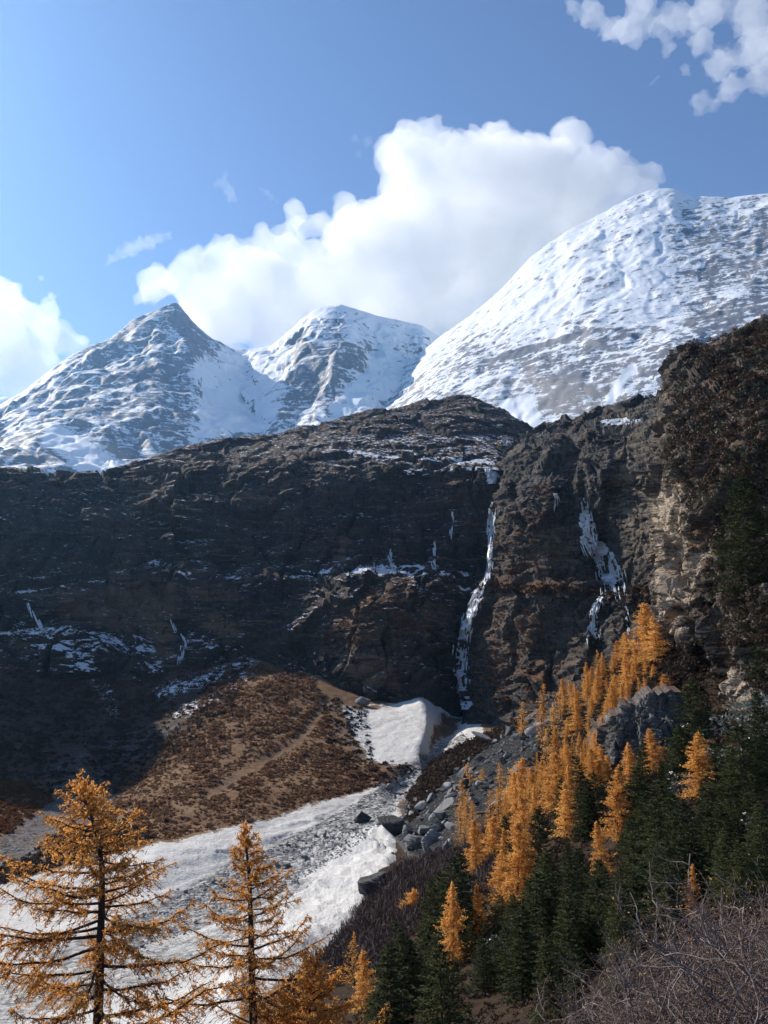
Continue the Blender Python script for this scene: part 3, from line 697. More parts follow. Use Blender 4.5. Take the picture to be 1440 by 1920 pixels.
HILL = ground_material('hillside_ground', 2.0, 0.20)
hl = [
    [(880, 1500, 760), (1000, 1420, 760), (1100, 1380, 600), (1230, 1320, 480), (1440, 1350, 400), (1900, 1350, 380)],
    [(880, 1400, 730), (960, 1362, 720), (1010, 1335, 690), (1060, 1302, 600), (1100, 1280, 520), (1150, 1245, 440), (1230, 1185, 370), (1290, 1180, 345), (1440, 1250, 310), (1900, 1300, 280)],
    [(800, 1480, 600), (850, 1445, 600), (900, 1415, 590), (980, 1385, 500), (1060, 1365, 400), (1150, 1330, 330), (1230, 1300, 300), (1330, 1330, 275), (1440, 1345, 255), (1900, 1400, 240)],
    [(700, 1545, 500), (760, 1515, 490), (800, 1500, 470), (860, 1490, 400), (960, 1480, 320), (1080, 1460, 260), (1150, 1430, 245), (1240, 1420, 225), (1330, 1410, 215), (1440, 1400, 205), (1900, 1500, 170)],
    [(680, 1620, 380), (745, 1592, 375), (800, 1592, 335), (900, 1605, 265), (1050, 1590, 205), (1240, 1560, 172), (1440, 1540, 145), (1900, 1600, 130)],
    [(610, 1760, 275), (690, 1690, 300), (760, 1695, 255), (850, 1740, 195), (1000, 1730, 152), (1240, 1700, 122), (1440, 1680, 95), (1900, 1700, 85)],
    [(540, 1850, 210), (620, 1795, 225), (700, 1815, 185), (820, 1870, 135), (1000, 1860, 105), (1240, 1830, 78), (1440, 1790, 60), (1900, 1750, 55)],
    [(300, 2080, 120), (520, 1980, 125), (700, 2010, 95), (850, 2060, 70), (1000, 2040, 55), (1240, 2000, 38), (1440, 1900, 30), (1900, 1800, 30)],
    [(-900, 2200, 70), (0, 2250, 62), (520, 2200, 60), (700, 2200, 48), (850, 2200, 38), (1000, 2180, 28), (1240, 2100, 20), (1440, 1980, 16), (1900, 1850, 16)]]
for L in hl[:8]:                                           # tuck the lower edge beneath the valley floor
    x, y, Y = L[0]
    L.insert(0, (-900, y + 500, Y)); L.insert(1, (x - 60, y + 80, Y))
G = loft(hl, [8, 40, 50, 50, 50, 40, 30, 20], 760, smooth=2)
px, py = proj(G)
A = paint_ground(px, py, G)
# near rows run on under the camera
near = []
for k, (yy, drop) in enumerate([(9, -5.2), (3, -3.4), (-3, -2.0), (-12, -0.5)]):
    r = G[-1].copy(); w = 1 - (k + 1) / 4.5
    r[:, 0] = np.linspace(-60, 60, r.shape[0]); r[:, 1] = yy; r[:, 2] = drop + 0.16 * np.maximum(r[:, 0], 0) + 0.05 * np.minimum(r[:, 0], 0)
    near.append(r)
G = np.concatenate([G, np.stack(near)], 0)
A = {k: np.concatenate([v, np.repeat(v[-1:] * 0, 4, 0)], 0) for k, v in A.items()}
N = normals(G)
sc = np.clip(np.linalg.norm(G, axis=-1) / 250, 0.05, 1.3)
G = G + N * (sc * (3.5 * fbm(G, 45, 4) + 1.4 * fbm(G, 10, 4, off=2.0)))[..., None]
A['silt'][...] = np.minimum(A['silt'], 0.35) * 0.0
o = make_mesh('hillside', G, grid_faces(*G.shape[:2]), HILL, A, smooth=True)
tag(o, 'steep russet hillside carrying the forest', 'hillside', kind='structure')
HIL = Surf(G[:-4])

# a pixel look-up over the whole built ground: nearest sheet first
class Picker:
    def __init__(self, surfs, cell=3):
        self.cell = cell; self.W, self.H = 1700 // cell, 2300 // cell
        best = np.full((self.H, self.W), 1e9); pt = np.zeros((self.H, self.W, 3)); nm = np.zeros((self.H, self.W, 3))
        for s in surfs:
            ix = np.floor((s.px + 100) / cell).astype(int); iy = np.floor(s.py / cell).astype(int)
            ok = (ix >= 0) & (ix < self.W) & (iy >= 0) & (iy < self.H) & (s.G[..., 1] > 5)
            Y = s.G[..., 1][ok]; order = np.argsort(-Y)
            iy, ix = iy[ok][order], ix[ok][order]; g = s.G[ok][order]; n = s.N[ok][order]; Y = Y[order]
            m = Y < best[iy, ix]
            iy, ix, g, n, Y = iy[m], ix[m], g[m], n[m], Y[m]
            best[iy, ix] = Y; pt[iy, ix] = g; nm[iy, ix] = n
        for _ in range(4):                                   # close small holes
            hole = best > 1e8
            if not hole.any(): break
            for dy, dx in ((0, 1), (1, 0), (0, -1), (-1, 0)):
                b2 = np.roll(best, (dy, dx), (0, 1)); m = hole & (b2 < 1e8) & (best > 1e8)
                best[m] = b2[m]; pt[m] = np.roll(pt, (dy, dx), (0, 1))[m]; nm[m] = np.roll(nm, (dy, dx), (0, 1))[m]
        self.best, self.pt, self.nm = best, pt, nm
    def at(self, px, py):
        ix = np.clip(((np.asarray(px) + 100) // self.cell).astype(int), 0, self.W - 1)
        iy = np.clip((np.asarray(py) // self.cell).astype(int), 0, self.H - 1)
        return self.pt[iy, ix], self.nm[iy, ix], self.best[iy, ix] < 1e8
LAND = Picker([VAL, HIL])
ALL = Picker([VAL, HIL, MID, BUT, NRC])

# ------------------------------------------------------------------ loose rocks
def rock_mesh(seed, n=9, dims=(1, 0.7, 0.5), rough=0.06, res=14):
    rs = np.random.default_rng(seed)
    nu, nv = res, res // 2 + 2
    ph = np.linspace(0, np.pi, nv)[1:-1]; th = np.linspace(0, 2 * np.pi, nu, endpoint=False)
    V = [(0, 0, 1)] + [(math.sin(p) * math.cos(t + 0.4 * k), math.sin(p) * math.sin(t + 0.4 * k), math.cos(p)) for k, p in enumerate(ph) for t in th] + [(0, 0, -1)]
    V = np.array(V)
    for _ in range(n):
        d = rs.normal(size=3); d /= np.linalg.norm(d); h = rs.uniform(0.45, 0.8)
        e = V @ d - h; V = V - np.where(e > 0, e, 0)[:, None] * d
    V = V * np.array(dims)
    V = V + V * (rough * (fbm(V + seed * 7.0, 0.5, 3) + 0.8 * fbm(V + seed * 3.0, 0.22, 3, 0.6, True)))[:, None]
    q, t = [], []
    for r in range(len(ph) - 1):
        for c in range(nu):
            a = 1 + r * nu + c; b = 1 + r * nu + (c + 1) % nu; q.append((a, a + nu, b + nu, b))
    l = 1 + (len(ph) - 1) * nu
    for c in range(nu):
        t.append((0, 1 + c, 1 + (c + 1) % nu)); t.append((len(V) - 1, l + (c + 1) % nu, l + c))
    return V, [np.array(q), np.array(t)]

def stone_material(name, a, b):
    t = NT(name); c = t.coord()
    n = t.noise(c, 2.2, 7, 0.7); w = t.noise(t.coord(scale=(1, 1, 3)), 5.0, 5, 0.7)
    rnd = t.n('ShaderNodeObjectInfo').outputs['Random']
    col = t.mix(t.step(n, 0.35, 0.7), a, b)
    col = t.mix(t.math('MULTIPLY', rnd, 0.55), col, tuple(x * 1.7 for x in b))
    return t.principled(col, 0.85, t.bump(t.math('ADD', n, w), 0.6, 0.12), 0.3)
STONE = stone_material('dark_slate_stone', (0.045, 0.045, 0.048), (0.175, 0.170, 0.168))
PALE = stone_material('pale_grey_stone', (0.11, 0.11, 0.112), (0.27, 0.265, 0.26))
BLACK = stone_material('blackish_stone', (0.022, 0.021, 0.022), (0.06, 0.055, 0.052))
SLABTOP = stone_material('light_slab_stone', (0.20, 0.185, 0.165), (0.30, 0.28, 0.26))

rocks = []
for k in range(8):
    rs = np.random.default_rng(70 + k)
    V, fs = rock_mesh(70 + k, 10, (1, rs.uniform(0.4, 0.8), rs.uniform(0.3, 0.6)))
    for m in (STONE, PALE):
        rocks.append((m, make_mesh('boulder', V, fs, m, link=False)))

def in_poly(rs, poly, n, surf=LAND):
    poly = np.array(poly, float); out = []
    lo, hi = poly.min(0), poly.max(0)
    while len(out) < n:
        p = rs.uniform(lo, hi, (4 * n, 2)); p = p[poly_sd(p[:, 0], p[:, 1], poly) > 0]
        out.extend(p.tolist())
    return np.array(out[:n])

def put_rock(px, py, size_px, src, rs, label, group, tilt=0.5):
    p, n, ok = LAND.at(px, py)
    if not ok: return None
    s = 0.5 * size_px * p[1] / F
    o = src.copy(); COL.objects.link(o)
    s *= 1.45 if group.startswith('blocks') else 1.1
    o.location = p + np.array([0, -0.25 * s, 0.40 * s]); o.scale = (s, s * rs.uniform(0.8, 1.2), s * rs.uniform(0.8, 1.2))
    o.rotation_euler = (rs.normal() * tilt, rs.normal() * tilt - 0.25, rs.uniform(0, 6.28))
    return tag(o, label, 'boulder', group)

rs = np.random.default_rng(5)
RUBBLE = [(1072, 1315), (1035, 1308), (900, 1398), (830, 1468), (765, 1515), (735, 1560), (775, 1612), (835, 1590), (905, 1525), (965, 1480), (1050, 1400)]
cand = in_poly(rs, RUBBLE, 9000)
taken = []
sizes = np.sort(np.clip(rs.lognormal(2.6, 0.42, 230), 8, 52))[::-1]
k = 0
dark = [r for r in rocks if r[0] is STONE]; pale = [r for r in rocks if r[0] is PALE]
for (x, y) in cand:
    if k >= 210: break
    s = sizes[k] * (0.75 + 0.5 * sstep(1400, 1600, np.array(y)))
    if any(abs(x - a) + abs(y - b) < 0.36 * (s + c) for a, b, c in taken): continue
    taken.append((x, y, s))
    src = (dark if rs.random() < 0.82 else pale)[rs.integers(8)][1]
    put_rock(x, y, s, src, rs, 'dark grey angular block in the long rubble tongue beside the orange larches', 'blocks of the rubble tongue')
    k += 1
CHAN = [(690, 1490), (745, 1458), (835, 1385), (872, 1365), (875, 1390), (780, 1486), (660, 1592), (560, 1652), (440, 1720), (250, 1780), (220, 1735), (320, 1685), (480, 1604), (600, 1542)]
for (x, y) in in_poly(rs, CHAN, 85):
    s = float(np.clip(rs.lognormal(2.15, 0.45), 5, 22))
    put_rock(x, y, s, (pale if rs.random() < 0.6 else dark)[rs.integers(8)][1], rs, 'grey stone lying in the stony stream bed below the silt bank', 'stones in the stream bed', 0.3)

def big_rock(px, py, w, h, dims, mat, label, seed, rot=(0, 0, 0), n=12):
    V, fs = rock_mesh(seed, n, dims, 0.16, 30)
    p, nn, ok = LAND.at(px, py)
    m = p[1] / F
    hm = max(1e-6, V[:, 2].max() - V[:, 2].min()); wm = V[:, 0].max() - V[:, 0].min()
    V = V * np.array([w * m / wm, w * m / wm, h * m / hm])
    o = make_mesh('boulder', V, fs, mat)
    o.location = p + np.array([0, 0, h * m * 0.30]); o.rotation_euler = rot
    return tag(o, label, 'boulder')
big_rock(700, 1678, 62, 52, (1, 0.9, 0.9), BLACK, 'black rounded boulder at the lower right edge of the white silt fan', 201)
big_rock(678, 1540, 34, 22, (1, 0.8, 0.7), BLACK, 'dark boulder sitting alone on white silt above the fan', 202)
big_rock(735, 1558, 66, 36, (1, 0.8, 0.7), BLACK, 'wide black block leaning over the top corner of the silt fan', 203, (0.1, 0.3, 0.2))
big_rock(785, 1592, 56, 34, (1, 0.9, 0.8), STONE, 'broad grey boulder at the foot of the rubble tongue', 204)
big_rock(828, 1522, 60, 20, (1, 0.5, 0.25), SLABTOP, 'long flat pale slab tilted against the rubble', 205, (0.35, -0.7, 0.2), 7)
big_rock(1005, 1372, 46, 22, (1, 0.6, 0.35), SLABTOP, 'light flat slab near the top of the rubble tongue', 206, (0.3, -0.35, 0.1), 7)
big_rock(1010, 1342, 56, 16, (1, 0.5, 0.3), STONE, 'long dark slab at the head of the rubble tongue', 207, (0.1, -0.5, 0.1), 7)
big_rock(682, 1322, 30, 20, (1, 0.8, 0.7), STONE, 'brown grey boulder beside the pale cone under the cliff', 208)

# small stones nobody could count
def scatter_mesh(name, pts, sizes, base, mat, rs, label, flat=0.7, smooth=False):
    V0, fs = base
    n = len(pts); a = rs.uniform(0, 6.28, n)
    c, s = np.cos(a), np.sin(a)
    sc = sizes[:, None] * rs.uniform(0.7, 1.3, (n, 3)) * np.array([1, 1, flat])
    W = V0[None] * sc[:, None]
    X = W[..., 0] * c[:, None] - W[..., 1] * s[:, None]; Yv = W[..., 0] * s[:, None] + W[..., 1] * c[:, None]
    W = np.stack([X, Yv, W[..., 2]], -1) + pts[:, None]
    F_ = [(f[None] + (np.arange(n) * len(V0))[:, None, None]).reshape(-1, f.shape[1]) for f in fs]
    o = make_mesh(name, W, F_, mat, smooth=smooth)
    return tag(o, label, 'stones', kind='stuff')
small = rock_mesh(3, 7, (1, 0.8, 0.65), 0.0, 7)
for poly, n, lo, hi, mat, lab in ((RUBBLE, 2000, 3.0, 11.0, STONE, 'dark rubble filling the gaps between the blocks'), ([(640, 1318), (690, 1330), (700, 1420), (780, 1440), (830, 1395), (850, 1350), (835, 1400), (780, 1452), (690, 1440), (630, 1370)], 700, 1.5, 5.0, PALE, 'loose stones round the edge of the pale cone'), (CHAN, 6500, 2.0, 7.5, PALE, 'grey cobbles spread along the stream bed'),
                                  ([(-60, 1620), (0, 1565), (60, 1505), (150, 1472), (240, 1480), (215, 1530), (120, 1592), (0, 1652)], 1600, 1.5, 6.0, STONE, 'grey scree stones at the foot of the left gully')):
    q = in_poly(rs, poly, n); p, nn, ok = LAND.at(q[:, 0], q[:, 1]); p = p[ok]
    sz = rs.uniform(0, 1, len(p)) ** 1.6 * (hi - lo) + lo
    scatter_mesh('rubble', p, 0.5 * sz * p[:, 1] / F, small, mat, rs, lab)

# ------------------------------------------------------------------ foliage helpers and materials
def leaf_material(name, a, b, trans=0.35, rough=0.6, spec=0.2, hue=None):
    """Leaves with a colour of their own ('tint' per leaf, a little per plant), letting light through."""
    t = NT(name)
    rnd = t.n('ShaderNodeObjectInfo').outputs['Random']
    f = t.math('ADD', t.math('MULTIPLY', t.attr('tint'), 0.5), t.math('MULTIPLY', rnd, 0.5), clamp=True)
    col = t.mix(f, a, b)
    p = t.n('ShaderNodeBsdfPrincipled'); t.put(p.inputs['Base Color'], col)
    p.inputs['Roughness'].default_value = rough; p.inputs['Specular IOR Level'].default_value = spec
    tr = t.n('ShaderNodeBsdfTranslucent'); t.put(tr.inputs['Color'], col)
    mx = t.n('ShaderNodeMixShader'); mx.inputs[0].default_value = trans
    t.put(mx.inputs[1], p.outputs[0]); t.put(mx.inputs[2], tr.outputs[0])
    t.put(t.out.inputs['Surface'], mx.outputs[0])
    return t.m
def bark_material(name, a, b, k=1.0):
    t = NT(name); c = t.coord(scale=(1, 1, 0.25))
    n = t.noise(c, 9 * k, 6, 0.7)
    return t.principled(t.mix(t.step(n, 0.35, 0.65), a, b), 0.9, t.bump(n, 0.7, 0.03 / k), 0.2)

LARCH = leaf_material('golden_larch_needles', (0.52, 0.235, 0.055), (0.88, 0.50, 0.150), 0.56)
FIR = leaf_material('dark_fir_needles', (0.018, 0.027, 0.010), (0.088, 0.094, 0.030), 0.25, 0.7, 0.15)
RHODO = leaf_material('leathery_rhododendron_leaves', (0.060, 0.070, 0.048), (0.27, 0.275, 0.225), 0.10, 0.38, 0.5)  # pale end of the colour stands in for sun gloss on dark leaves
SCRUB = leaf_material('brown_scrub_leaves', (0.030, 0.020, 0.014), (0.095, 0.060, 0.040), 0.20, 0.8, 0.1)
OLIVE = leaf_material('olive_scrub_leaves', (0.032, 0.030, 0.017), (0.11, 0.095, 0.060), 0.15, 0.6, 0.3)
RUST = leaf_material('rust_grass_tufts', (0.10, 0.040, 0.014), (0.24, 0.100, 0.034), 0.25, 0.9, 0.1)
TWIG = leaf_material('grey_purple_twigs', (0.052, 0.036, 0.030), (0.150, 0.108, 0.090), 0.0, 0.8, 0.15)
BARK = bark_material('larch_bark', (0.035, 0.025, 0.020), (0.085, 0.062, 0.050))
PALEBARK = bark_material('pale_grey_bark', (0.13, 0.105, 0.10), (0.30, 0.26, 0.25), 2.0)

def quads(C, U, Vv):
    """Leaf quads: centre C, half-axes U, V (all (n,3))."""
    return np.stack([C - U - Vv, C + U - Vv, C + U + Vv, C - U + Vv], 1).reshape(-1, 3), np.arange(len(C) * 4).reshape(-1, 4)

def leaf_cards(C, size, rs, aspect=0.55, flat=0.0, direction=None):
    n = len(C)
    u = rs.normal(size=(n, 3)) if direction is None else direction + 0.45 * rs.normal(size=(n, 3))
    u[:, 2] *= (1 - flat)
    u /= np.linalg.norm(u, axis=1, keepdims=True) + 1e-9
    w = rs.normal(size=(n, 3)); w[:, 2] *= (1 - flat)
    v = w - (w * u).sum(1, keepdims=True) * u
    v /= np.linalg.norm(v, axis=1, keepdims=True) + 1e-9
    s = (size * rs.uniform(0.6, 1.3, n))[:, None]
    return quads(C, u * s * 0.5, v * s * 0.5 * aspect)

def tubes(paths, radii, sides=5):
    """paths: list of (k,3) arrays, radii: list of (k,) arrays; one vertex array and quads."""
    V, Fq, off = [], [], 0
    ang = np.linspace(0, 2 * np.pi, sides, endpoint=False)
    for pth, r in zip(paths, radii):
        pth = np.asarray(pth, float); k = len(pth)
        t = np.gradient(pth, axis=0); t /= np.linalg.norm(t, axis=1, keepdims=True) + 1e-9
        ref = np.where(np.abs(t[:, 2:3]) > 0.9, np.array([[1.0, 0, 0]]), np.array([[0, 0, 1.0]]))
        a = np.cross(t, ref); a /= np.linalg.norm(a, axis=1, keepdims=True) + 1e-9
        b = np.cross(t, a)
        ring = pth[:, None] + np.asarray(r)[:, None, None] * (np.cos(ang)[None, :, None] * a[:, None] + np.sin(ang)[None, :, None] * b[:, None])
        V.append(ring.reshape(-1, 3))
        i = off + np.arange(k * sides).reshape(k, sides)
        Fq.append(np.stack([i[:-1], np.roll(i[:-1], -1, 1), np.roll(i[1:], -1, 1), i[1:]], -1).reshape(-1, 4))
        off += k * sides
    return np.concatenate(V), np.concatenate(Fq)

def larch_form(seed, h=18.0, width=0.2, n=90, dens=1.0):
    """Narrow ragged cone: trunk with limbs, and needle clumps along every limb."""
    rs = np.random.default_rng(seed)
    zt = np.linspace(0, h, 9)
    bend = np.cumsum(rs.normal(size=(9, 2)) * 0.012 * h, 0) * np.linspace(0, 1, 9)[:, None]
    trunk = np.concatenate([bend, zt[:, None]], 1)
    paths, radii = [trunk], [0.014 * h * (1 - 0.93 * zt / h)]
    C, D = [], []
    gap = rs.uniform(0, 6.28, 3)
    for k in range(n):
        t = 0.10 + 0.89 * ((k + rs.uniform(0, 1)) / n) ** 0.92
        az = k * 2.4 + rs.normal() * 0.5
        L = h * width * (0.10 + 1.05 * (1 - t) ** 0.85) * rs.uniform(0.45, 1.2) * (0.82 + 0.18 * math.cos(az - gap[0]))
        el = math.radians(-14 + 45 * t + rs.normal() * 8)
        base = np.array([np.interp(t * h, zt, trunk[:, 0]), np.interp(t * h, zt, trunk[:, 1]), t * h])
        s = np.linspace(0, 1, 4)
        dr = np.array([math.cos(az) * math.cos(el), math.sin(az) * math.cos(el), math.sin(el)])
        pth = base + s[:, None] * L * dr + np.stack([0 * s, 0 * s, (0.10 * s ** 2 - 0.10 * s) * L], -1)
        paths.append(pth); radii.append(0.0034 * h * (1.15 - t) * (1 - 0.8 * s))
        m = int(dens * (7 + 60 * L / h * 3.2))
        q = rs.uniform(0.12, 1.0, m)
        c = np.stack([np.interp(q, s, pth[:, j]) for j in range(3)], -1)
        spread = 0.10 * L + 0.008 * h
        off = rs.normal(size=(m, 3)) * spread * np.array([1, 1, 0.45]); off[:, 2] -= 0.25 * spread
        C.append(c + off); D.append(np.repeat(dr[None], m, 0))
    m = int(26 * dens)
    tip = np.stack([np.full(m, trunk[-1, 0]), np.full(m, trunk[-1, 1]), h * rs.uniform(0.93, 1.015, m)], -1) + rs.normal(size=(m, 3)) * 0.008 * h
    C.append(tip); D.append(np.repeat(np.array([[0, 0, 1.0]]), m, 0))
    C = np.concatenate(C); D = np.concatenate(D)
    V, Q = leaf_cards(C, 0.024 * h, rs, 0.36, 0.0, D)
    return tubes(paths, radii, 5), (V, Q, np.repeat(rs.uniform(0, 1, len(C)), 4))

def fir_form(seed, h=17.0, width=0.27, levels=20):
    rs = np.random.default_rng(seed)
    zt = np.linspace(0, h, 7)
    trunk = np.stack([0.01 * h * np.sin(zt / h * 3 + seed), 0 * zt, zt], -1)
    paths, radii = [trunk], [0.017 * h * (1 - 0.93 * zt / h)]
    C, D, S = [], [], []
    for k in range(levels):
        t = 0.06 + 0.92 * (k / (levels - 1)) ** 0.9
        nb = int(9 - 4 * t)
        a0 = rs.uniform(0, 6.28)
        for j in range(nb):
            az = a0 + 6.283 * j / nb + rs.normal() * 0.25
            L = h * width * (0.08 + 0.98 * (1 - t) ** 0.62) * rs.uniform(0.6, 1.15)
            el = math.radians(-12 + 22 * t + rs.normal() * 6)
            s = np.linspace(0, 1, 4)
            dr = np.array([math.cos(az) * math.cos(el), math.sin(az) * math.cos(el), math.sin(el)])
            base = np.array([0.01 * h * math.sin(t * 3 + seed), 0, t * h + rs.normal() * 0.012 * h])
            pth = base + s[:, None] * L * dr + np.stack([0 * s, 0 * s, 0.16 * s ** 2 * L], -1)
            paths.append(pth); radii.append(0.003 * h * (1.1 - t) * (1 - 0.75 * s))
            m = int(14 + 190 * L / h)
            q = rs.uniform(0.10, 1.0, m) ** 0.8
            c = np.stack([np.interp(q, s, pth[:, i]) for i in range(3)], -1)
            side = np.array([-math.sin(az), math.cos(az), 0])
            lat = rs.normal(size=m) * (0.05 + 0.30 * q * (1.15 - q)) * L
            c = c + lat[:, None] * side + np.stack([0 * q, 0 * q, rs.normal(size=m) * 0.006 * h - 0.18 * np.abs(lat)], -1)
            d = dr + 0.8 * np.sign(lat)[:, None] * side
            C.append(c); D.append(d)
    m = 24
    C.append(np.stack([np.full(m, 0.01 * h * math.sin(3 + seed)), np.zeros(m), h * rs.uniform(0.95, 1.03, m)], -1) + rs.normal(size=(m, 3)) * 0.006 * h)
    D.append(np.repeat(np.array([[0, 0, 1.0]]), m, 0))
    C = np.concatenate(C); D = np.concatenate(D)
    V, Q = leaf_cards(C, 0.030 * h, rs, 0.30, 0.55, D)
    return tubes(paths, radii, 5), (V, Q, np.repeat(rs.uniform(0, 1, len(C)) ** 1.5, 4))

def tree_proto(form, leaf):
    (tv, tq), (cv, cq, tint) = form
    tr = make_mesh('trunk', tv, tq, BARK, smooth=True, link=False)
    cr = make_mesh('crown', cv, cq, leaf, {'tint': tint}, link=False)
    return tr, cr

def place_tree(name, proto, loc, h, h0, label, cat, group, rs, lean=0.03, wide=1.0):
    e = bpy.data.objects.new(name, None); COL.objects.link(e)
    e.empty_display_size = 0.5
    e.location = loc; e.rotation_euler = (rs.normal() * lean, rs.normal() * lean, rs.uniform(0, 6.28))
    s = h / h0; e.scale = (s * wide, s * wide, s)
    for p in proto:
        c = p.copy(); COL.objects.link(c); c.parent = e
    return tag(e, label, cat, group)

larches = [tree_proto(larch_form(100 + k, width=w, dens=d), LARCH) for k, (w, d) in enumerate([(0.36, 1.5), (0.42, 1.6), (0.31, 1.5), (0.47, 1.7), (0.38, 1.25), (0.34, 1.7)])]
thin_larches = [tree_proto(larch_form(140 + k, width=w, dens=0.55, n=66), LARCH) for k, w in enumerate((0.26, 0.30, 0.34))]
firs = [tree_proto(fir_form(200 + k, width=w), FIR) for k, w in enumerate((0.31, 0.36, 0.28, 0.40, 0.33))]

def tree_px(kind, x, tip, base, label, group, rs, wide=1.0, surf=None):
    """A tree whose foot stands on the land seen at pixel (x, base) and whose top reaches the row 'tip'."""
    p, n, ok = (surf or LAND).at(x, base)
    if not ok: return
    h = (base - tip) / F * p[1] * 1.0
    src = {'larch': larches, 'thin': thin_larches, 'fir': firs}[kind]
    h0 = 17.0 if kind == 'fir' else 18.0
    return place_tree('fir_tree' if kind == 'fir' else 'larch_tree', src[rs.integers(len(src))], p - np.array([0, 0, 0.3]), h, h0, label, 'fir tree' if kind == 'fir' else 'larch tree', group, rs, wide=wide)

rs = np.random.default_rng(21)
named = [  # kind, x, tip, base, wide, label
    ('larch', 1216, 1132, 1240, 1.0, 'tall golden larch topping the larch slope against the pale cliff foot'),
    ('larch', 1236, 1158, 1250, 1.0, 'golden larch just right of the one topping the slope'),
    ('larch', 1316, 1380, 1500, 1.2, 'broad orange larch by itself among firs below the right cliff'),
    ('larch', 1226, 1370, 1450, 1.1, 'orange larch directly below the grey fluted outcrop'),
    ('larch', 1158, 1448, 1580, 0.9, 'tall ragged orange larch between dark firs in mid slope'),
    ('larch', 1130, 1548, 1650, 0.8, 'ragged larch with bare lower boughs deep among the firs'),
    ('larch', 1052, 1512, 1640, 0.9, 'bright orange larch behind two dark pointed firs'),
    ('larch', 1094, 1490, 1580, 0.9, 'short orange larch right of a bright one, above the dark firs'),
    ('larch', 968, 1556, 1700, 0.85, 'tallest of the bright larches at the left rim of the fir stand'),
    ('larch', 945, 1562, 1680, 0.75, 'narrow bright larch leaning close to the tallest one at the fir rim'),
    ('larch', 912, 1588, 1700, 0.8, 'bright yellow larch at the outer left rim of the fir stand'),
    ('larch', 900, 1668, 1760, 0.8, 'small yellow larch low at the rim of the fir stand'),
    ('larch', 766, 1680, 1780, 0.9, 'round topped orange larch standing before the grey thicket'),
    ('larch', 846, 1672, 1815, 0.75, 'slim tall orange larch with a long ragged skirt beside dark firs'),
    ('larch', 1298, 1628, 1730, 0.7, 'lone little salmon orange larch among firs above the bare shrubs'),
    ('thin', 664, 1760, 1850, 1.0, 'thin dull orange larch near the lower middle edge of the thicket'),
    ('larch', 682, 1800, 1900, 0.9, 'bushy orange larch in front of the thin dull one'),
    ('larch', 1186, 1395, 1470, 1.0, 'orange larch at the left foot of the grey fluted outcrop'),
    ('larch', 1245, 1264, 1320, 1.1, 'small orange larch perched on the brushy shelf above the outcrop'),
    ('thin', 1206, 1292, 1340, 1.0, 'little rusty larch on the lip of the grey fluted outcrop'),
    ('larch', 1152, 1286, 1370, 0.8, 'slim golden larch standing clear in the middle of the larch slope'),
    ('fir', 1306, 1288, 1460, 1.0, 'big dark fir below the shaded overhang of the right cliff'),
    ('fir', 1400, 1370, 1560, 1.1, 'wide dark fir at the right edge under the pale leafy shrubs'),
    ('fir', 1050, 1465, 1550, 0.9, 'small dark fir standing among golden larches at the stand top'),
    ('fir', 946, 1543, 1640, 0.8, 'pointed dark fir behind the pair of bright larches'),
    ('fir', 1016, 1530, 1660, 0.8, 'slender dark fir between two bright orange larches'),
    ('fir', 868, 1615, 1740, 0.9, 'dark open fir standing in front of the grey thicket'),
    ('fir', 1090, 1425, 1520, 0.9, 'dark fir at the upper left corner of the fir stand'),
    ('fir', 1205, 1400, 1500, 0.9, 'dark fir below the fluted outcrop beside an orange larch'),
    ('fir', 1256, 1600, 1780, 1.1, 'dense fir immediately left of the lone salmon larch'),
    ('fir', 1015, 1730, 1920, 1.1, 'large fir in the lower part of the stand with a layered crown'),
    ('fir', 805, 1665, 1800, 0.8, 'dark fir between the round larch and the slim ragged larch'),
    ('fir', 830, 1800, 1980, 1.0, 'broad low fir at the lower rim of the picture'),
    ('fir', 745, 1740, 1850, 0.9, 'dark fir below the round topped larch'),
]
spotsused = []
for kind, x, tip, base, wide, lab in named:
    tree_px(kind, x, tip, base, lab, None, rs, wide * (1.2 if kind != 'fir' else 1.0)); spotsused.append((x, base))

named_boxes = [(x, tip, base) for kind, x, tip, base, wide, lab in named if kind != 'fir']
def hides(x, y, h):
    return any(abs(x - a) < 40 and y > c - 8 and y - h < b + 0.66 * (c - b) for a, b, c in named_boxes)

def fill(poly, n, gap, seed):
    r = np.random.default_rng(seed); out = []
    for x, y in in_poly(r, poly, n * 30):
        if all(abs(x - a) + 1.3 * abs(y - b) > gap for a, b in spotsused):
            out.append((x, y)); spotsused.append((x, y))
        if len(out) >= n: break
    return sorted(out, key=lambda q: q[1])
RIM = fill([(880, 1640), (955, 1575), (1050, 1515), (1120, 1490), (1105, 1570), (1000, 1670), (915, 1735)], 13, 30, 17)
for x, y in RIM: named_boxes.append((x, y - 95, y))
for x, y in RIM:
    tree_px('larch', x, y - rs.uniform(75, 115), y, 'bright golden larch among the dark firs along the upper rim of their stand', 'golden larches of the fir rim', rs, rs.uniform(1.0, 1.35))
SLOPE = [(1050, 1350), (1090, 1290), (1130, 1265), (1170, 1225), (1225, 1215), (1235, 1270), (1200, 1320), (1140, 1350), (1150, 1420), (1140, 1480), (1075, 1510), (1000, 1560), (930, 1590), (900, 1570), (960, 1490), (1030, 1440), (1060, 1390)]
for x, y in fill(SLOPE, 135, 14, 1):
    hpx = np.interp(y, [1220, 1400, 1600], [42, 56, 74]) * rs.uniform(0.5, 1.25)
    tree_px('larch' if rs.random() < 0.7 else 'thin', x, y - hpx, y, 'golden larch in the close larch wood above the rubble tongue', 'larches of the golden slope', rs, rs.uniform(0.8, 1.25))
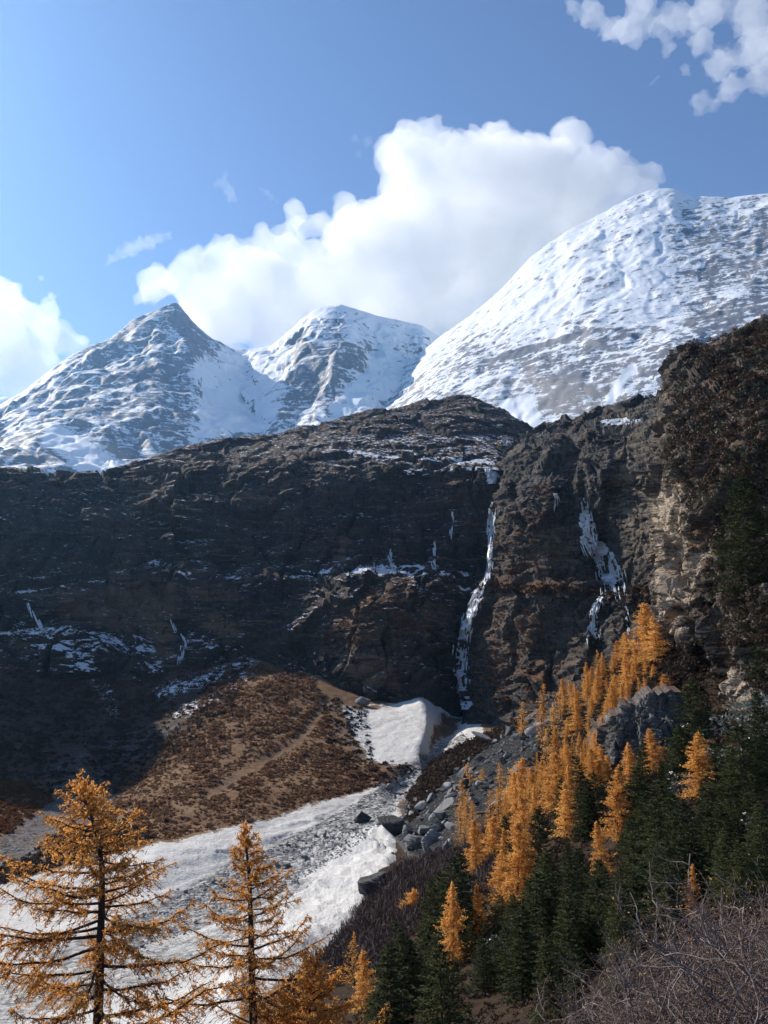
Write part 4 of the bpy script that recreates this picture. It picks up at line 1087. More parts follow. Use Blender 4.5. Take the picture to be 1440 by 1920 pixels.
for x, y in fill([(830, 1560), (870, 1510), (920, 1500), (960, 1520), (930, 1590), (850, 1600)], 10, 22, 2) + fill([(1060, 1330), (1100, 1380), (1000, 1450), (940, 1440), (960, 1390)], 6, 26, 7):
    tree_px('thin', x, y - rs.uniform(60, 85), y, 'thin dull larch growing between blocks of the rubble', 'sparse larches on the rubble', rs, 1.3)
STAND = [(1260, 1440), (1440, 1430), (1470, 1640), (1400, 1740), (1300, 1760), (1200, 1850), (1090, 1980), (700, 1990), (690, 1870), (740, 1830), (830, 1740), (900, 1740), (960, 1680), (1030, 1600), (1090, 1540), (1150, 1500), (1210, 1470)]
for x, y in fill(STAND, 215, 17, 3):
    hpx = np.interp(y, [1440, 1640, 1900], [85, 120, 150]) * rs.uniform(0.7, 1.15)
    if hides(x, y, hpx):
        hpx *= 0.55
        if hides(x, y, hpx): hpx = rs.uniform(30, 44)
    tree_px('fir', x, y - hpx, y, 'dark green fir inside the close stand on the lower right slope', 'firs of the dark stand', rs, rs.uniform(0.85, 1.15))

# firs clinging to the near cliff
for x, tip, base, lab in ((1402, 885, 1110, 'big shadowy fir growing on the overgrown right cliff'), (1436, 1150, 1270, 'dark fir at the frame edge low on the right cliff'),
                          (1392, 1290, 1400, 'slender fir below the pale crumbling rock of the right cliff'), (1428, 1300, 1420, 'dark fir at the right edge below the pale rock'), (1366, 985, 1060, 'small olive fir in the scrub of the right cliff')):
    tree_px('fir', x, tip, base, lab, None, rs, 0.95, ALL)

# ------------------------------------------------------------------ scrub, thickets and shrubs
def clump_mesh(name, P0, R, per, size, mat, rs, label, up=0.75, aspect=0.6, upright=0.0, shell=0.35):
    """Many low round bushes as one mass: leaf cards through a dome at each point."""
    n = len(P0)
    d = rs.normal(size=(n, per, 3)); d /= np.linalg.norm(d, axis=-1, keepdims=True)
    d[..., 2] = np.abs(d[..., 2]) * up
    r = (shell + (1 - shell) * rs.uniform(0, 1, (n, per)) ** 0.6)[..., None] * R[:, None, None]
    C = (P0[:, None] + d * r).reshape(-1, 3)
    S = (R[:, None] * size * np.ones((n, per))).ravel()
    dr = None
    if upright: dr = np.stack([rs.normal(size=len(C)) * 0.3, rs.normal(size=len(C)) * 0.3, np.full(len(C), upright)], -1)
    V, Q = leaf_cards(C, S, rs, aspect, 0.0, dr)
    base = np.repeat(rs.uniform(0, 1, n), per)
    tint = np.repeat(np.clip(0.5 * base + 0.5 * rs.uniform(0, 1, len(C)), 0, 1), 4)
    o = make_mesh(name, V, Q, mat, {'tint': tint})
    return tag(o, label, 'undergrowth', kind='stuff')

def points(poly, n, seed, picker=LAND, dens=None):
    r = np.random.default_rng(seed)
    q = in_poly(r, poly, n)
    if dens is not None: q = q[r.uniform(0, 1, n) < dens(q[:, 0], q[:, 1])]
    p, nn, ok = picker.at(q[:, 0], q[:, 1])
    return p[ok], nn[ok], q[ok], r
pxm = lambda p: p[:, 1] / F                                   # metres per photograph pixel
SLOPEBUSH = leaf_material('russet_bush_leaves', (0.082, 0.045, 0.028), (0.25, 0.140, 0.078), 0.35, 0.9, 0.1)
BROWN = [(440, 1240), (520, 1250), (590, 1270), (640, 1400), (740, 1462), (690, 1478), (590, 1503), (480, 1538), (258, 1585), (120, 1605), (200, 1540), (215, 1480), (280, 1420), (360, 1330)]
def patchy(x, y):
    g = np.stack([x, y, 0 * x], -1); return np.clip(0.55 + 1.5 * fbm(g, 60, 4), 0.08, 1) * sstep(5, 13, line_d(x, y, [(610, 1320), (560, 1390), (470, 1440), (390, 1490)]))
p, nn, q, r = points(BROWN, 8000, 31, dens=patchy)
clump_mesh('scrub', p, np.clip(r.lognormal(1.05, 0.5, len(p)), 1.2, 10) * pxm(p), 16, 0.75, SLOPEBUSH, r, 'low dark shrubs dotted over the russet slope', 0.6)
p, nn, q, r = points(BROWN, 11000, 32, dens=patchy)
clump_mesh('grass_tufts', p, r.uniform(2.0, 4.0, len(p)) * pxm(p), 7, 0.7, RUST, r, 'rusty grass tufts between the low shrubs of the slope', 0.4)
p, nn, q, r = points([(-40, 1450), (60, 1470), (100, 1500), (20, 1560), (-40, 1580)], 700, 33)
clump_mesh('scrub', p, r.uniform(2.5, 7, len(p)) * pxm(p), 16, 0.75, RUST, r, 'rusty bushes at the left edge above the grey scree', 0.7)
p, nn, q, r = points([(60, 1600), (120, 1550), (230, 1540), (300, 1570), (180, 1600), (0, 1660), (-40, 1640)], 500, 34)
clump_mesh('scrub', p, r.uniform(4, 8, len(p)) * pxm(p), 22, 0.6, SCRUB, r, 'dark bushes along the upper edge of the silt bank', 0.8)
p, nn, q, r = points([(600, 1300), (690, 1330), (700, 1420), (790, 1435), (760, 1470), (690, 1470), (620, 1420)], 260, 35)
clump_mesh('scrub', p, r.uniform(2.5, 6, len(p)) * pxm(p), 16, 0.7, SCRUB, r, 'sparse shrubs on the shingle under the pale cone', 0.7)
p, nn, q, r = points([(800, 1440), (860, 1400), (1000, 1340), (1060, 1300), (1030, 1330), (900, 1410), (830, 1470), (770, 1540), (765, 1500)], 900, 36)
clump_mesh('scrub', p, r.uniform(5, 11, len(p)) * pxm(p), 26, 0.5, SCRUB, r, 'reddish brown brush along the upper rim of the rubble', 0.9)
THICK = [(690, 1690), (760, 1620), (850, 1600), (930, 1580), (960, 1600), (900, 1680), (840, 1720), (760, 1760), (700, 1830), (600, 1860), (520, 1880), (560, 1830), (640, 1760)]
p, nn, q, r = points(THICK, 2600, 37)
clump_mesh('thicket', p, r.uniform(9, 17, len(p)) * pxm(p), 46, 0.75, TWIG, r, 'grey purple leafless thicket between the silt fan and the firs', 1.1, 0.07, 1.3, 0.2)
p, nn, q, r = points([(1060, 1320), (1240, 1180), (1290, 1200), (1250, 1330), (1150, 1420), (1150, 1500), (960, 1600), (880, 1580), (1000, 1450)], 1500, 38)
clump_mesh('scrub', p, r.uniform(5, 11, len(p)) * pxm(p), 24, 0.5, SCRUB, r, 'brown brush under and between the golden larches', 0.9)
p, nn, q, r = points([(1160, 1300), (1240, 1220), (1310, 1200), (1300, 1260), (1240, 1310), (1160, 1340)], 420, 39)
clump_mesh('scrub', p, r.uniform(8, 17, len(p)) * pxm(p), 46, 0.34, SCRUB, r, 'dense brown brush on the shelf above the fluted outcrop', 0.9)

p, nn, q, r = points([(1050, 1330), (1240, 1190), (1320, 1190), (1440, 1260), (1520, 2150), (900, 2180), (480, 1960), (700, 1850), (760, 1640), (900, 1580)], 6500, 47)
clump_mesh('scrub', p, r.uniform(6, 14, len(p)) * pxm(p), 24, 0.42, SCRUB, r, 'dark brush covering the ground of the forested slope', 0.8)
p, nn, q, r = points([(0, 1230), (150, 1250), (330, 1250), (470, 1225), (440, 1320), (330, 1420), (215, 1490), (0, 1490), (-60, 1400)], 4200, 48, dens=patchy)
clump_mesh('scrub', p, r.uniform(3, 7, len(p)) * pxm(p), 16, 0.6, SCRUB, r, 'dark bushes in the shaded gully on the left', 0.7)
# growth on the cliffs
NEARC = Picker([NRC])
def clifftop(x, y):
    g = np.stack([x, y, 0 * x], -1)
    k = np.clip(0.75 + 1.6 * fbm(g, 70, 4), 0, 1)
    bare = np.maximum(sstep(-6, 12, poly_sd(x, y, [(1225, 930), (1290, 900), (1310, 1020), (1330, 1050), (1270, 1180), (1235, 1200)])), sstep(-5, 8, poly_sd(x, y, [(1350, 1220), (1420, 1290), (1420, 1360), (1380, 1360), (1340, 1290)])))
    return k * (1 - bare)
R_ = [(1290, 650), (1460, 600), (1460, 1420), (1340, 1400), (1290, 1260), (1330, 1120), (1320, 1000), (1250, 950), (1250, 800)]
p, nn, q, r = points(R_, 1500, 41, NEARC, clifftop)
clump_mesh('scrub', p, r.uniform(7, 17, len(p)) * pxm(p), 60, 0.30, SCRUB, r, 'brown round bushes covering the right cliff', 1.0)
p, nn, q, r = points(R_, 520, 42, NEARC, clifftop)
clump_mesh('scrub', p, r.uniform(8, 18, len(p)) * pxm(p), 70, 0.26, OLIVE, r, 'olive leathery bushes mixed into the scrub of the right cliff', 1.0)
p, nn, q, r = points([(1235, 900), (1300, 880), (1330, 1050), (1290, 1180), (1240, 1180)], 70, 43, NEARC)
clump_mesh('grass_tufts', p, r.uniform(3, 7, len(p)) * pxm(p), 20, 0.5, RUST, r, 'rusty tufts clinging to the bare prow of the right cliff', 0.8)
BUTC = Picker([BUT])
def grassy(x, y):
    g = np.stack([x, y, 0 * x], -1); return np.clip(0.30 + 2.2 * fbm(g, 50, 4), 0, 1)
p, nn, q, r = points([(935, 930), (1040, 900), (1060, 1080), (1010, 1330), (885, 1330), (890, 1130)], 2600, 44, BUTC, grassy)
clump_mesh('grass_tufts', p, r.uniform(1.6, 4.2, len(p)) * pxm(p), 9, 0.7, RUST, r, 'rusty grass tufts on the ledges of the square buttress', 0.6)
p, nn, q, r = points([(900, 1095), (1240, 1100), (1240, 1180), (1150, 1120), (900, 1112)], 420, 45, BUTC)
clump_mesh('scrub', p, r.uniform(3, 7, len(p)) * pxm(p), 22, 0.5, SCRUB, r, 'brown brush along the long ledge crossing the buttress', 0.9)
MIDC = Picker([MID])
p, nn, q, r = points([(600, 1190), (680, 1110), (760, 1085), (830, 1120), (830, 1180), (700, 1200), (620, 1230)], 700, 46, MIDC, grassy)
clump_mesh('grass_tufts', p, r.uniform(2, 4.5, len(p)) * pxm(p), 9, 0.7, RUST, r, 'rusty grass on the rounded spur left of the waterfall', 0.5)

# grey fluted outcrop on the larch slope
def outcrop():
    lines = [[(1140, 1378, 262), (1142, 1420, 258), (1144, 1480, 250)], [(1160, 1342, 250), (1160, 1400, 244), (1160, 1480, 240)], [(1195, 1322, 246), (1196, 1390, 240), (1198, 1470, 234)],
             [(1225, 1316, 244), (1226, 1380, 238), (1228, 1460, 230)], [(1252, 1300, 246), (1254, 1370, 240), (1256, 1450, 230)], [(1262, 1310, 262), (1264, 1370, 258), (1266, 1450, 252)]]
    G = loft(lines, [16, 30, 30, 26, 20], 90, mode='i', smooth=2)
    N = normals(G)
    d = 3.0 * fbm(G, 5, 4, 0.55, True, stretch=(1, 1, 6)) + 1.6 * fbm(G, 12, 3) + 1.2 * fbm(G, 2.0, 3, 0.6, True, stretch=(1, 1, 4))
    b, e = blocks(G, 2.6, (1, 1, 6)); d = d + 2.6 * (b - 0.5) * sstep(0, 0.15, e) - 1.0 * sstep(0.12, 0, e)
    G = G + N * d[..., None]
    back = np.stack([G[:, 0] + np.array([2.0 * k, 9.0 * k, 0.6 * k]) for k in (2.0, 1.0)], 1)
    G = np.concatenate([back, G], 1)
    cap = np.stack([G[0] + np.array([0.0, 8.0 * k, 0.8 * k]) for k in (2.0, 1.0)], 0)
    G = np.concatenate([cap, G], 0)
    m = rock_material('fluted_grey_rock', (0.045, 0.044, 0.042), (0.15, 0.145, 0.138), (0.25, 0.235, 0.21), 5.0)
    o = make_mesh('rock_outcrop', G, grid_faces(*G.shape[:2]), m, {'snow': np.full(G.shape[:2], -1.0), 'grass': np.full(G.shape[:2], 0.12), 'tan': np.full(G.shape[:2], 0.0)})
    tag(o, 'grey fluted rock outcrop standing out of the larch slope', 'outcrop')
outcrop()

# leathery shrubs among the firs, leaf colour paled for gloss: one plant each
def shrub_proto(seed, n=520, leaf=RHODO):
    r = np.random.default_rng(seed)
    lobes = r.normal(size=(9, 3)) * np.array([0.42, 0.42, 0.22]) + np.array([0, 0, 0.55])
    k = r.integers(0, 9, n)
    d = r.normal(size=(n, 3)); d /= np.linalg.norm(d, axis=1, keepdims=True)
    C = lobes[k] + d * 0.30 * r.uniform(0.75, 1.05, (n, 1)); C[:, 2] = np.abs(C[:, 2])
    V, Q = leaf_cards(C, np.full(n, 0.095), r, 0.55, 0.2, d * 0.6 + np.array([0, 0, 0.2]))
    paths = [np.array([[0, 0, -0.1], l * np.array([0.4, 0.4, 0.5]), l]) for l in lobes]
    tv, tq = tubes(paths, [np.array([0.03, 0.02, 0.008])] * len(paths), 5)
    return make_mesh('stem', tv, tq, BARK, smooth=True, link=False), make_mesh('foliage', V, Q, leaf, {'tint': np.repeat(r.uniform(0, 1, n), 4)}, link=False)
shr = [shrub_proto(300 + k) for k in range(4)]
rs = np.random.default_rng(77)
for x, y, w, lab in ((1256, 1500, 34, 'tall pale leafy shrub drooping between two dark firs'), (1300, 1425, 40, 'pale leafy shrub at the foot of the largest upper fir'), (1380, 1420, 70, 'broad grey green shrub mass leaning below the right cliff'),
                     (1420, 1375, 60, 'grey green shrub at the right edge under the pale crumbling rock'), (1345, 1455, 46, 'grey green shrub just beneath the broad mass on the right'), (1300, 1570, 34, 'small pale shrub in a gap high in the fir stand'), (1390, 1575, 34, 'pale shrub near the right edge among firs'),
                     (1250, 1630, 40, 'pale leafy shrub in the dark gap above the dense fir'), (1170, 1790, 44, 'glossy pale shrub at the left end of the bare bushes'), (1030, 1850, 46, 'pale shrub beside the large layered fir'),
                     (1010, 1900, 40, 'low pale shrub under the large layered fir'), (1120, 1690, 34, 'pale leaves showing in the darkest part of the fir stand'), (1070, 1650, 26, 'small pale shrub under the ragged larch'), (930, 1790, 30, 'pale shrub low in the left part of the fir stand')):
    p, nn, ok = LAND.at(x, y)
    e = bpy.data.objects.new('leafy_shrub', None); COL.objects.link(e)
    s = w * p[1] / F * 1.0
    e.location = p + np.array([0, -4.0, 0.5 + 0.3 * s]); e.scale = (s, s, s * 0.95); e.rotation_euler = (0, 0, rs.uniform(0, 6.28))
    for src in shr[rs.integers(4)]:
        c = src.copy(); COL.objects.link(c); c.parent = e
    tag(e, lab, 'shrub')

# ------------------------------------------------------------------ frozen waterfalls
def ice_material():
    t = NT('blue_white_ice'); c = t.coord()
    n = t.noise(t.coord(scale=(1, 1, 0.15)), 0.8, 7, 0.7)
    f = t.noise(c, 0.5, 5, 0.7)
    col = t.mix(t.step(n, 0.35, 0.65), (0.38, 0.43, 0.50), (0.78, 0.81, 0.86))
    col = t.mix(t.math('MULTIPLY', t.step(f, 0.55, 0.75), 0.5), col, (0.30, 0.33, 0.36))
    return t.principled(col, 0.35, t.bump(n, 0.8, 0.6), 0.5)
ICE = ice_material()

def icefall(path, label, picker, seed, lift=1.2, rows=120, cols=22):
    """path: (px, py, width px) down the rock; a lumpy fluted sheet of ice with a rounded section, broken edges."""
    path = np.array(path, float); r = np.random.default_rng(seed)
    k = np.linspace(0, 1, len(path)); t = np.linspace(0, 1, rows)
    cx, cy, w = (np.interp(t, k, path[:, j]) for j in range(3))
    n1 = fbm(np.stack([t * 9, 0 * t + seed, 0 * t], -1), 1.0, 4); n2 = fbm(np.stack([t * 9, 0 * t + seed + 50, 0 * t], -1), 1.0, 4)
    L, R = cx - w * 0.5 * (1 + 0.9 * n1), cx + w * 0.5 * (1 + 0.9 * n2)
    s = np.linspace(0, 1, cols)
    X = L[:, None] + (R - L)[:, None] * s
    base = np.zeros((rows, cols, 3)); 
    ctr, nn, ok = picker.at(cx, cy)
    Y = ctr[:, 1].copy()
    for _ in range(3): Y[1:-1] = (Y[:-2] + 2 * Y[1:-1] + Y[2:]) / 4
    loc, _, okk = picker.at(X, np.repeat(cy[:, None], cols, 1))
    Yl = np.where(okk & (np.abs(loc[..., 1] - Y[:, None]) < 14), loc[..., 1], Y[:, None])
    Yl = blur(Yl[..., None], 2)[..., 0]
    base = P(X, np.repeat(cy[:, None], cols, 1), Yl)
    m = (Y / F)[:, None]
    bulge = np.sqrt(np.clip(1 - (2 * s - 1) ** 2, 0, 1))[None] * (R - L)[:, None] * 0.16 * m
    fl = fbm(np.stack([base[..., 0], base[..., 1] * 0, base[..., 2]], -1), 3.0, 4, 0.55, True, stretch=(0.8, 1, 5), off=seed)
    out = -1.5 + 0.72 * lift + bulge * (1 + 0.7 * fl) + 1.0 * fl + 4.2 * fbm(base, 6, 4, stretch=(0.55, 1, 3.2), off=seed * 3.0)
    out[:, 0] = -2.5; out[:, -1] = -2.5
    G = base.copy(); G[..., 1] -= out
    o = make_mesh('frozen_waterfall', G, grid_faces(rows, cols), ICE, smooth=True)
    return tag(o, label, 'frozen waterfall')
CL = Picker([MID, BUT])
def icicles(path, n, label, picker, seed, length=(8, 22), thick=(1.2, 3.2), sheet=False):
    """A hanging veil: many tapering ice strands of their own length over the rock, bare rock between them."""
    path = np.array(path, float); r = np.random.default_rng(seed)
    k = np.linspace(0, 1, len(path)); paths, rad = [], []
    for i in range(n):
        t = r.uniform(0, 1)
        x, y, w = (np.interp(t, k, path[:, j]) for j in range(3))
        x = x + r.normal() * w * 0.26; L = r.uniform(*length)
        sl = np.interp(t, k[:-1] + 0.5 / (len(path) - 1), np.diff(path[:, 0]) / np.maximum(np.diff(path[:, 1]), 1))
        yy = y + np.linspace(0, L, 7); xx = x + sl * 0.6 * np.linspace(0, L, 7) + np.cumsum(r.normal(size=7)) * 0.25
        p, _, ok = picker.at(xx, yy)
        Y = p[:, 1].copy(); Y[~ok] = Y.mean()
        Y = np.minimum(Y, np.median(Y) + 4)
        for _ in range(2): Y[1:-1] = (Y[:-2] + 2 * Y[1:-1] + Y[2:]) / 4
        m = Y[0] / F
        paths.append(P(xx, yy, Y - 0.7)); rad.append(0.5 * m * r.uniform(*thick) * np.array([0.5, 1.0, 1.0, 0.85, 0.65, 0.4, 0.08]) * r.uniform(0.8, 1.2, 7))
    V, Q = tubes(paths, rad, 6)
    if sheet:
        rows, cols = 70, 14
        t = np.linspace(0, 1, rows); cx, cy, w = (np.interp(t, k, path[:, j]) for j in range(3))
        n1 = fbm(np.stack([t * 12, 0 * t + seed, 0 * t], -1), 1.0, 4); s_ = np.linspace(-0.5, 0.5, cols)
        X = cx[:, None] + w[:, None] * s_ * 0.9 * (1 + 0.8 * n1[:, None]); Yp = np.repeat(cy[:, None], cols, 1)
        p, _, ok = picker.at(X, Yp)
        Y = np.where(ok, p[..., 1], np.median(p[..., 1])); Y = np.minimum(Y, np.median(Y, axis=1)[:, None] + 5)
        Y = blur(Y[..., None], 3)[..., 0]
        B = P(X, Yp, Y)
        B[..., 1] -= -0.9 + 2.8 * fbm(B, 5, 4, stretch=(0.5, 1, 3.0), off=seed * 2.0) + 1.2 * (1 - np.abs(s_) * 2)[None]
        Q = np.concatenate([Q, grid_faces(rows, cols) + len(V)]); V = np.concatenate([V, B.reshape(-1, 3)])
    return tag(make_mesh('frozen_waterfall', V, Q, ICE, smooth=True), label, 'frozen waterfall')
icefall([(912, 880, 10), (925, 890, 26), (920, 908, 14)], 'white ice knob at the brink where the main waterfall starts', CL, 1, 2.5)
icicles([(925, 942, 8), (923, 960, 15), (919, 985, 17), (921, 1003, 10), (919, 1030, 9), (917, 1060, 10), (914, 1085, 12), (906, 1102, 18), (893, 1112, 26)], 120, 'long thin main frozen waterfall falling down the corner of the buttress', CL, 2, length=(10, 26), thick=(1.5, 4.0), sheet=True)
icicles([(897, 1122, 14), (886, 1140, 16), (880, 1160, 18), (872, 1185, 22), (868, 1220, 26), (866, 1255, 26), (868, 1285, 20)], 130, 'lower step of the main frozen waterfall, widening toward the snow', CL, 3, length=(10, 26), thick=(1.5, 4.5), sheet=True)
icefall([(866, 1282, 12), (868, 1300, 20), (876, 1318, 22), (872, 1330, 14)], 'white ice boss at the foot of the main waterfall', CL, 4, 3.5)
icicles([(1090, 932, 10), (1096, 960, 20), (1102, 1000, 34), (1108, 1022, 44)], 46, 'upper fan of blue icicles hanging on the buttress face', CL, 5, length=(10, 30), thick=(1.0, 3.0), sheet=True)
icicles([(1112, 1015, 40), (1125, 1035, 50), (1140, 1060, 42), (1148, 1085, 46), (1152, 1102, 44)], 90, 'wide veil of blue ice above the long ledge', CL, 6, length=(10, 32), thick=(1.0, 3.2), sheet=True)
icicles([(1100, 938, 4), (1112, 970, 7), (1122, 1010, 8)], 8, 'thin ice streak right of the icicle fan', CL, 7)
icicles([(1128, 1118, 10), (1118, 1135, 18), (1112, 1160, 16), (1110, 1185, 20), (1112, 1205, 26)], 40, 'ice column below the long ledge of the buttress', CL, 8, length=(8, 22), sheet=True)
icicles([(1172, 1130, 12), (1174, 1150, 9), (1178, 1185, 6)], 8, 'slender icicle right of the ice column under the ledge', CL, 9)
icicles([(1036, 922, 10), (1044, 932, 16), (1042, 948, 14)], 22, 'small white ice patch high on the buttress', CL, 10, length=(5, 14))
icicles([(848, 955, 5), (846, 975, 8), (846, 1000, 5)], 7, 'thin icicle in a crack left of the waterfall brink', CL, 11)
icicles([(732, 1028, 5), (733, 1042, 9), (731, 1058, 8)], 10, 'little ice tongue above the snowy ledge, furthest from the waterfall', CL, 12)
icicles([(812, 1010, 4), (815, 1035, 9), (820, 1060, 14)], 14, 'little ice tongue above the snowy ledge, nearer the waterfall', CL, 13)
icicles([(52, 1130, 5), (62, 1150, 9), (78, 1172, 13)], 14, 'grey ice sheet low on the cliff at the left edge', CL, 14)
icicles([(318, 1160, 4), (330, 1180, 8), (346, 1200, 13), (338, 1235, 11)], 18, 'grey ice runnel in the shaded left gully', CL, 15)

# ------------------------------------------------------------------ the two larches close to the camera
NEARLARCH = leaf_material('near_larch_needles', (0.60, 0.265, 0.060), (0.93, 0.50, 0.145), 0.60)  # needles of the close larches, slightly brighter and more orange
def near_larch(path_px, Y, reach, n, seed, label, dens=1.0, drop=0.0):
    """path_px: trunk line in the photograph's pixels from below the frame to the tip; reach(y) = bough length in pixels."""
    r = np.random.default_rng(seed)
    pts = np.array(path_px, float); m = Y / F
    W = P(pts[:, 0], pts[:, 1], np.full(len(pts), Y))
    k = np.linspace(0, len(W) - 1, 40); kk = np.arange(len(W))
    T = np.stack([np.interp(k, kk, W[:, j]) for j in range(3)], -1)
    for _ in range(4): T[1:-1] = (T[:-2] + 2 * T[1:-1] + T[2:]) / 4
    T[:, 0] += 0.02 * fbm(np.stack([np.linspace(0, 8, 40), np.zeros(40) + seed, np.zeros(40)], -1), 1.0, 3)
    foot = T[0].copy()
    e = bpy.data.objects.new('larch_tree', None); COL.objects.link(e); e.location = foot
    T = T - foot; H = T[-1, 2]
    rad = 0.0155 * H * (1 - 0.94 * np.linspace(0, 1, 40)) + 0.008
    tv, tq = tubes([T], [rad], 10)
    tv = tv + 0.012 * fbm(tv, 0.12, 3)[:, None] * np.array([1, 1, 0])
    make_mesh('trunk', tv, tq, BARK, smooth=True, parent=e)
    C, D = [], []
    for i in range(n):
        t = 0.10 + 0.89 * ((i + r.uniform()) / n) ** 0.85
        b = np.array([np.interp(t, np.linspace(0, 1, 40), T[:, j]) for j in range(3)])
        py = np.interp(t, np.linspace(0, 1, len(pts)), pts[:, 1])
        az = i * 2.39996 + r.normal() * 0.45
        L = reach(py, math.cos(az)) * m * r.uniform(0.55, 1.12)
        el = math.radians(np.interp(t, [0, 0.5, 0.85, 1], [-4, 6, 24, 55]) + r.normal() * 7)
        d = np.array([math.cos(az) * math.cos(el), math.sin(az) * math.cos(el), math.sin(el)])
        s = np.linspace(0, 1, 9)
        wob = np.stack([fbm(np.stack([s * 2.5, np.full(9, i * 3.1), np.full(9, q)], -1), 1.0, 3) for q in (0.0, 7.0, 14.0)], -1) * 0.16 * L * s[:, None]
        pth = b + s[:, None] * L * d + wob + np.stack([0 * s, 0 * s, L * (-0.20 * s + 0.26 * s ** 2)], -1)
        side = np.array([-math.sin(az), math.cos(az), 0.0])
        P_, R_ = [pth], [(0.006 + 0.0125 * L) * (1 - 0.85 * s) + 0.002]
        nt = int(7 + 17 * L)
        seg = [pth[2:]]
        for j in range(nt):
            q = r.uniform(0.18, 1.0)
            p0 = np.array([np.interp(q, s, pth[:, a]) for a in range(3)])
            l = (0.12 + 0.42 * L * (1.1 - q)) * r.uniform(0.4, 1.0) * 0.95
            dd = d * r.uniform(0.5, 1.0) + side * r.choice([-1, 1]) * r.uniform(0.3, 1.0) + np.array([0, 0, r.normal() * 0.25 - 0.05]); dd /= np.linalg.norm(dd)
            u = np.linspace(0, 1, 5)
            tw = p0 + u[:, None] * l * dd + np.stack([0 * u, 0 * u, -0.50 * l * u ** 2], -1) + r.normal(size=(5, 3)) * 0.02 * l * u[:, None]
            P_.append(tw); R_.append(0.0048 * (1 - 0.7 * u) + 0.0012); seg.append(tw)
        bv, bq = tubes(P_, R_, 5)
        make_mesh('branch', bv, bq, BARK, smooth=True, parent=e)
        for sg in seg:
            ln = np.linalg.norm(np.diff(sg, axis=0), axis=1).sum()
            c = max(2, int(ln / 0.040 * dens * r.uniform(0.5, 1.15)))
            q = r.uniform(0.0, 1.0, c); kx = np.linspace(0, 1, len(sg))
            c0 = np.stack([np.interp(q, kx, sg[:, a]) for a in range(3)], -1)
            for _ in range(3):
                o = r.normal(size=(c, 3)) * 0.024; o[:, 2] += 0.004
                C.append(c0 + o); D.append(o / 0.024)
    C = np.concatenate(C); D = np.concatenate(D)
    V, Q = leaf_cards(C, 0.078, r, 0.24, 0.0, D)
    make_mesh('foliage', V, Q, NEARLARCH, {'tint': np.repeat(np.clip(r.normal(0.45, 0.28, len(C)), 0, 1), 4)}, parent=e)
    return tag(e, label, 'larch tree')
near_larch([(176, 2200), (180, 2050), (184, 1900), (188, 1780), (191, 1700), (192, 1630), (184, 1575), (168, 1520), (148, 1472)], 22.0,
           lambda y, c: (26 + 0.85 * min(max(0, y - 1480), 130) + 0.42 * max(0, y - 1610)) * (1.08 if c < 0 else 0.95), 96, 5, 'large golden larch close by at the left with its bent tip before the silt', 0.44)
near_larch([(482, 2200), (478, 2050), (474, 1900), (472, 1800), (470, 1720), (468, 1650), (464, 1600), (458, 1552)], 24.0,
           lambda y, c: (16 + 0.58 * max(0, y - 1565)) * (1.0 if c < 0 else 1.05), 84, 8, 'second close larch, thinner and half bare at the top, right of the large one', 0.26)
near_larch([(548, 2250), (556, 2100), (568, 1980), (580, 1900), (590, 1822)], 23.0,
           lambda y, c: 40 + 0.75 * max(0, y - 1830), 60, 12, 'low golden larch crown at the bottom edge between the near larch and the firs', 1.0)

# ------------------------------------------------------------------ bare shrubs in the lower right corner
WARMBARK = bark_material('bleached_shrub_bark', (0.12, 0.092, 0.080), (0.33, 0.275, 0.245), 3.0)
GREYTWIG = bark_material('silvery_twig_bark', (0.085, 0.055, 0.044), (0.23, 0.165, 0.14), 6.0)
def bare_shrub(seed):
    r = np.random.default_rng(seed)
    stems, srad, tw, trad, C = [], [], [], [], []
    def walk(p, d, L, k, curl, grav=0.0):
        out = [p]; d = d / np.linalg.norm(d)
        for _ in range(k):
            d = d + r.normal(size=3) * curl + np.array([0, 0, grav]); d /= np.linalg.norm(d)
            out.append(out[-1] + d * L / k)
        return np.array(out), d
    for i in range(17):
        az = r.uniform(0, 6.28); op = r.uniform(0.15, 0.95)
        st, _ = walk(np.array([r.normal() * 0.05, r.normal() * 0.05, -0.05]), np.array([math.cos(az) * op, math.sin(az) * op, 1.0]), r.uniform(0.65, 1.12), 9, 0.22, 0.03)
        u = np.linspace(0, 1, 10)
        stems.append(st); srad.append(0.0085 * r.uniform(0.5, 1.15) * (1 - 0.8 * u) + 0.0012)
        for j in range(9):
            q = r.uniform(0.25, 1.0); p0 = np.array([np.interp(q, u, st[:, a]) for a in range(3)])
            v = r.normal(size=3) + np.array([math.cos(az), math.sin(az), 0.7]) * 0.8
            br, dv = walk(p0, v, r.uniform(0.14, 0.42), 5, 0.28, 0.04)
            stems.append(br); srad.append(0.0032 * (1 - 0.7 * np.linspace(0, 1, 6)) + 0.0007)
            for k in range(9):
                q2 = r.uniform(0.15, 1.0); p1 = np.array([np.interp(q2, np.linspace(0, 1, 6), br[:, a]) for a in range(3)])
                t2, _ = walk(p1, dv + r.normal(size=3) * 0.9, r.uniform(0.06, 0.2), 3, 0.25)
                tw.append(t2); trad.append(np.array([0.0014, 0.0012, 0.001, 0.0007]))
                if r.random() < 0.14: C.append(t2[-1])
    a = make_mesh('stem', *tubes(stems, srad, 5), WARMBARK, smooth=True, link=False)
    b = make_mesh('twig', *tubes(tw, trad, 3), GREYTWIG, link=False)
    C = np.array(C); V, Q = leaf_cards(C, np.full(len(C), 0.012), r, 0.5)
    c = make_mesh('leaves', V, Q, LARCH, {'tint': np.repeat(r.uniform(0, 0.5, len(C)), 4)}, link=False)
    return a, b, c
bare = [bare_shrub(500 + k) for k in range(4)]
rs = np.random.default_rng(9)
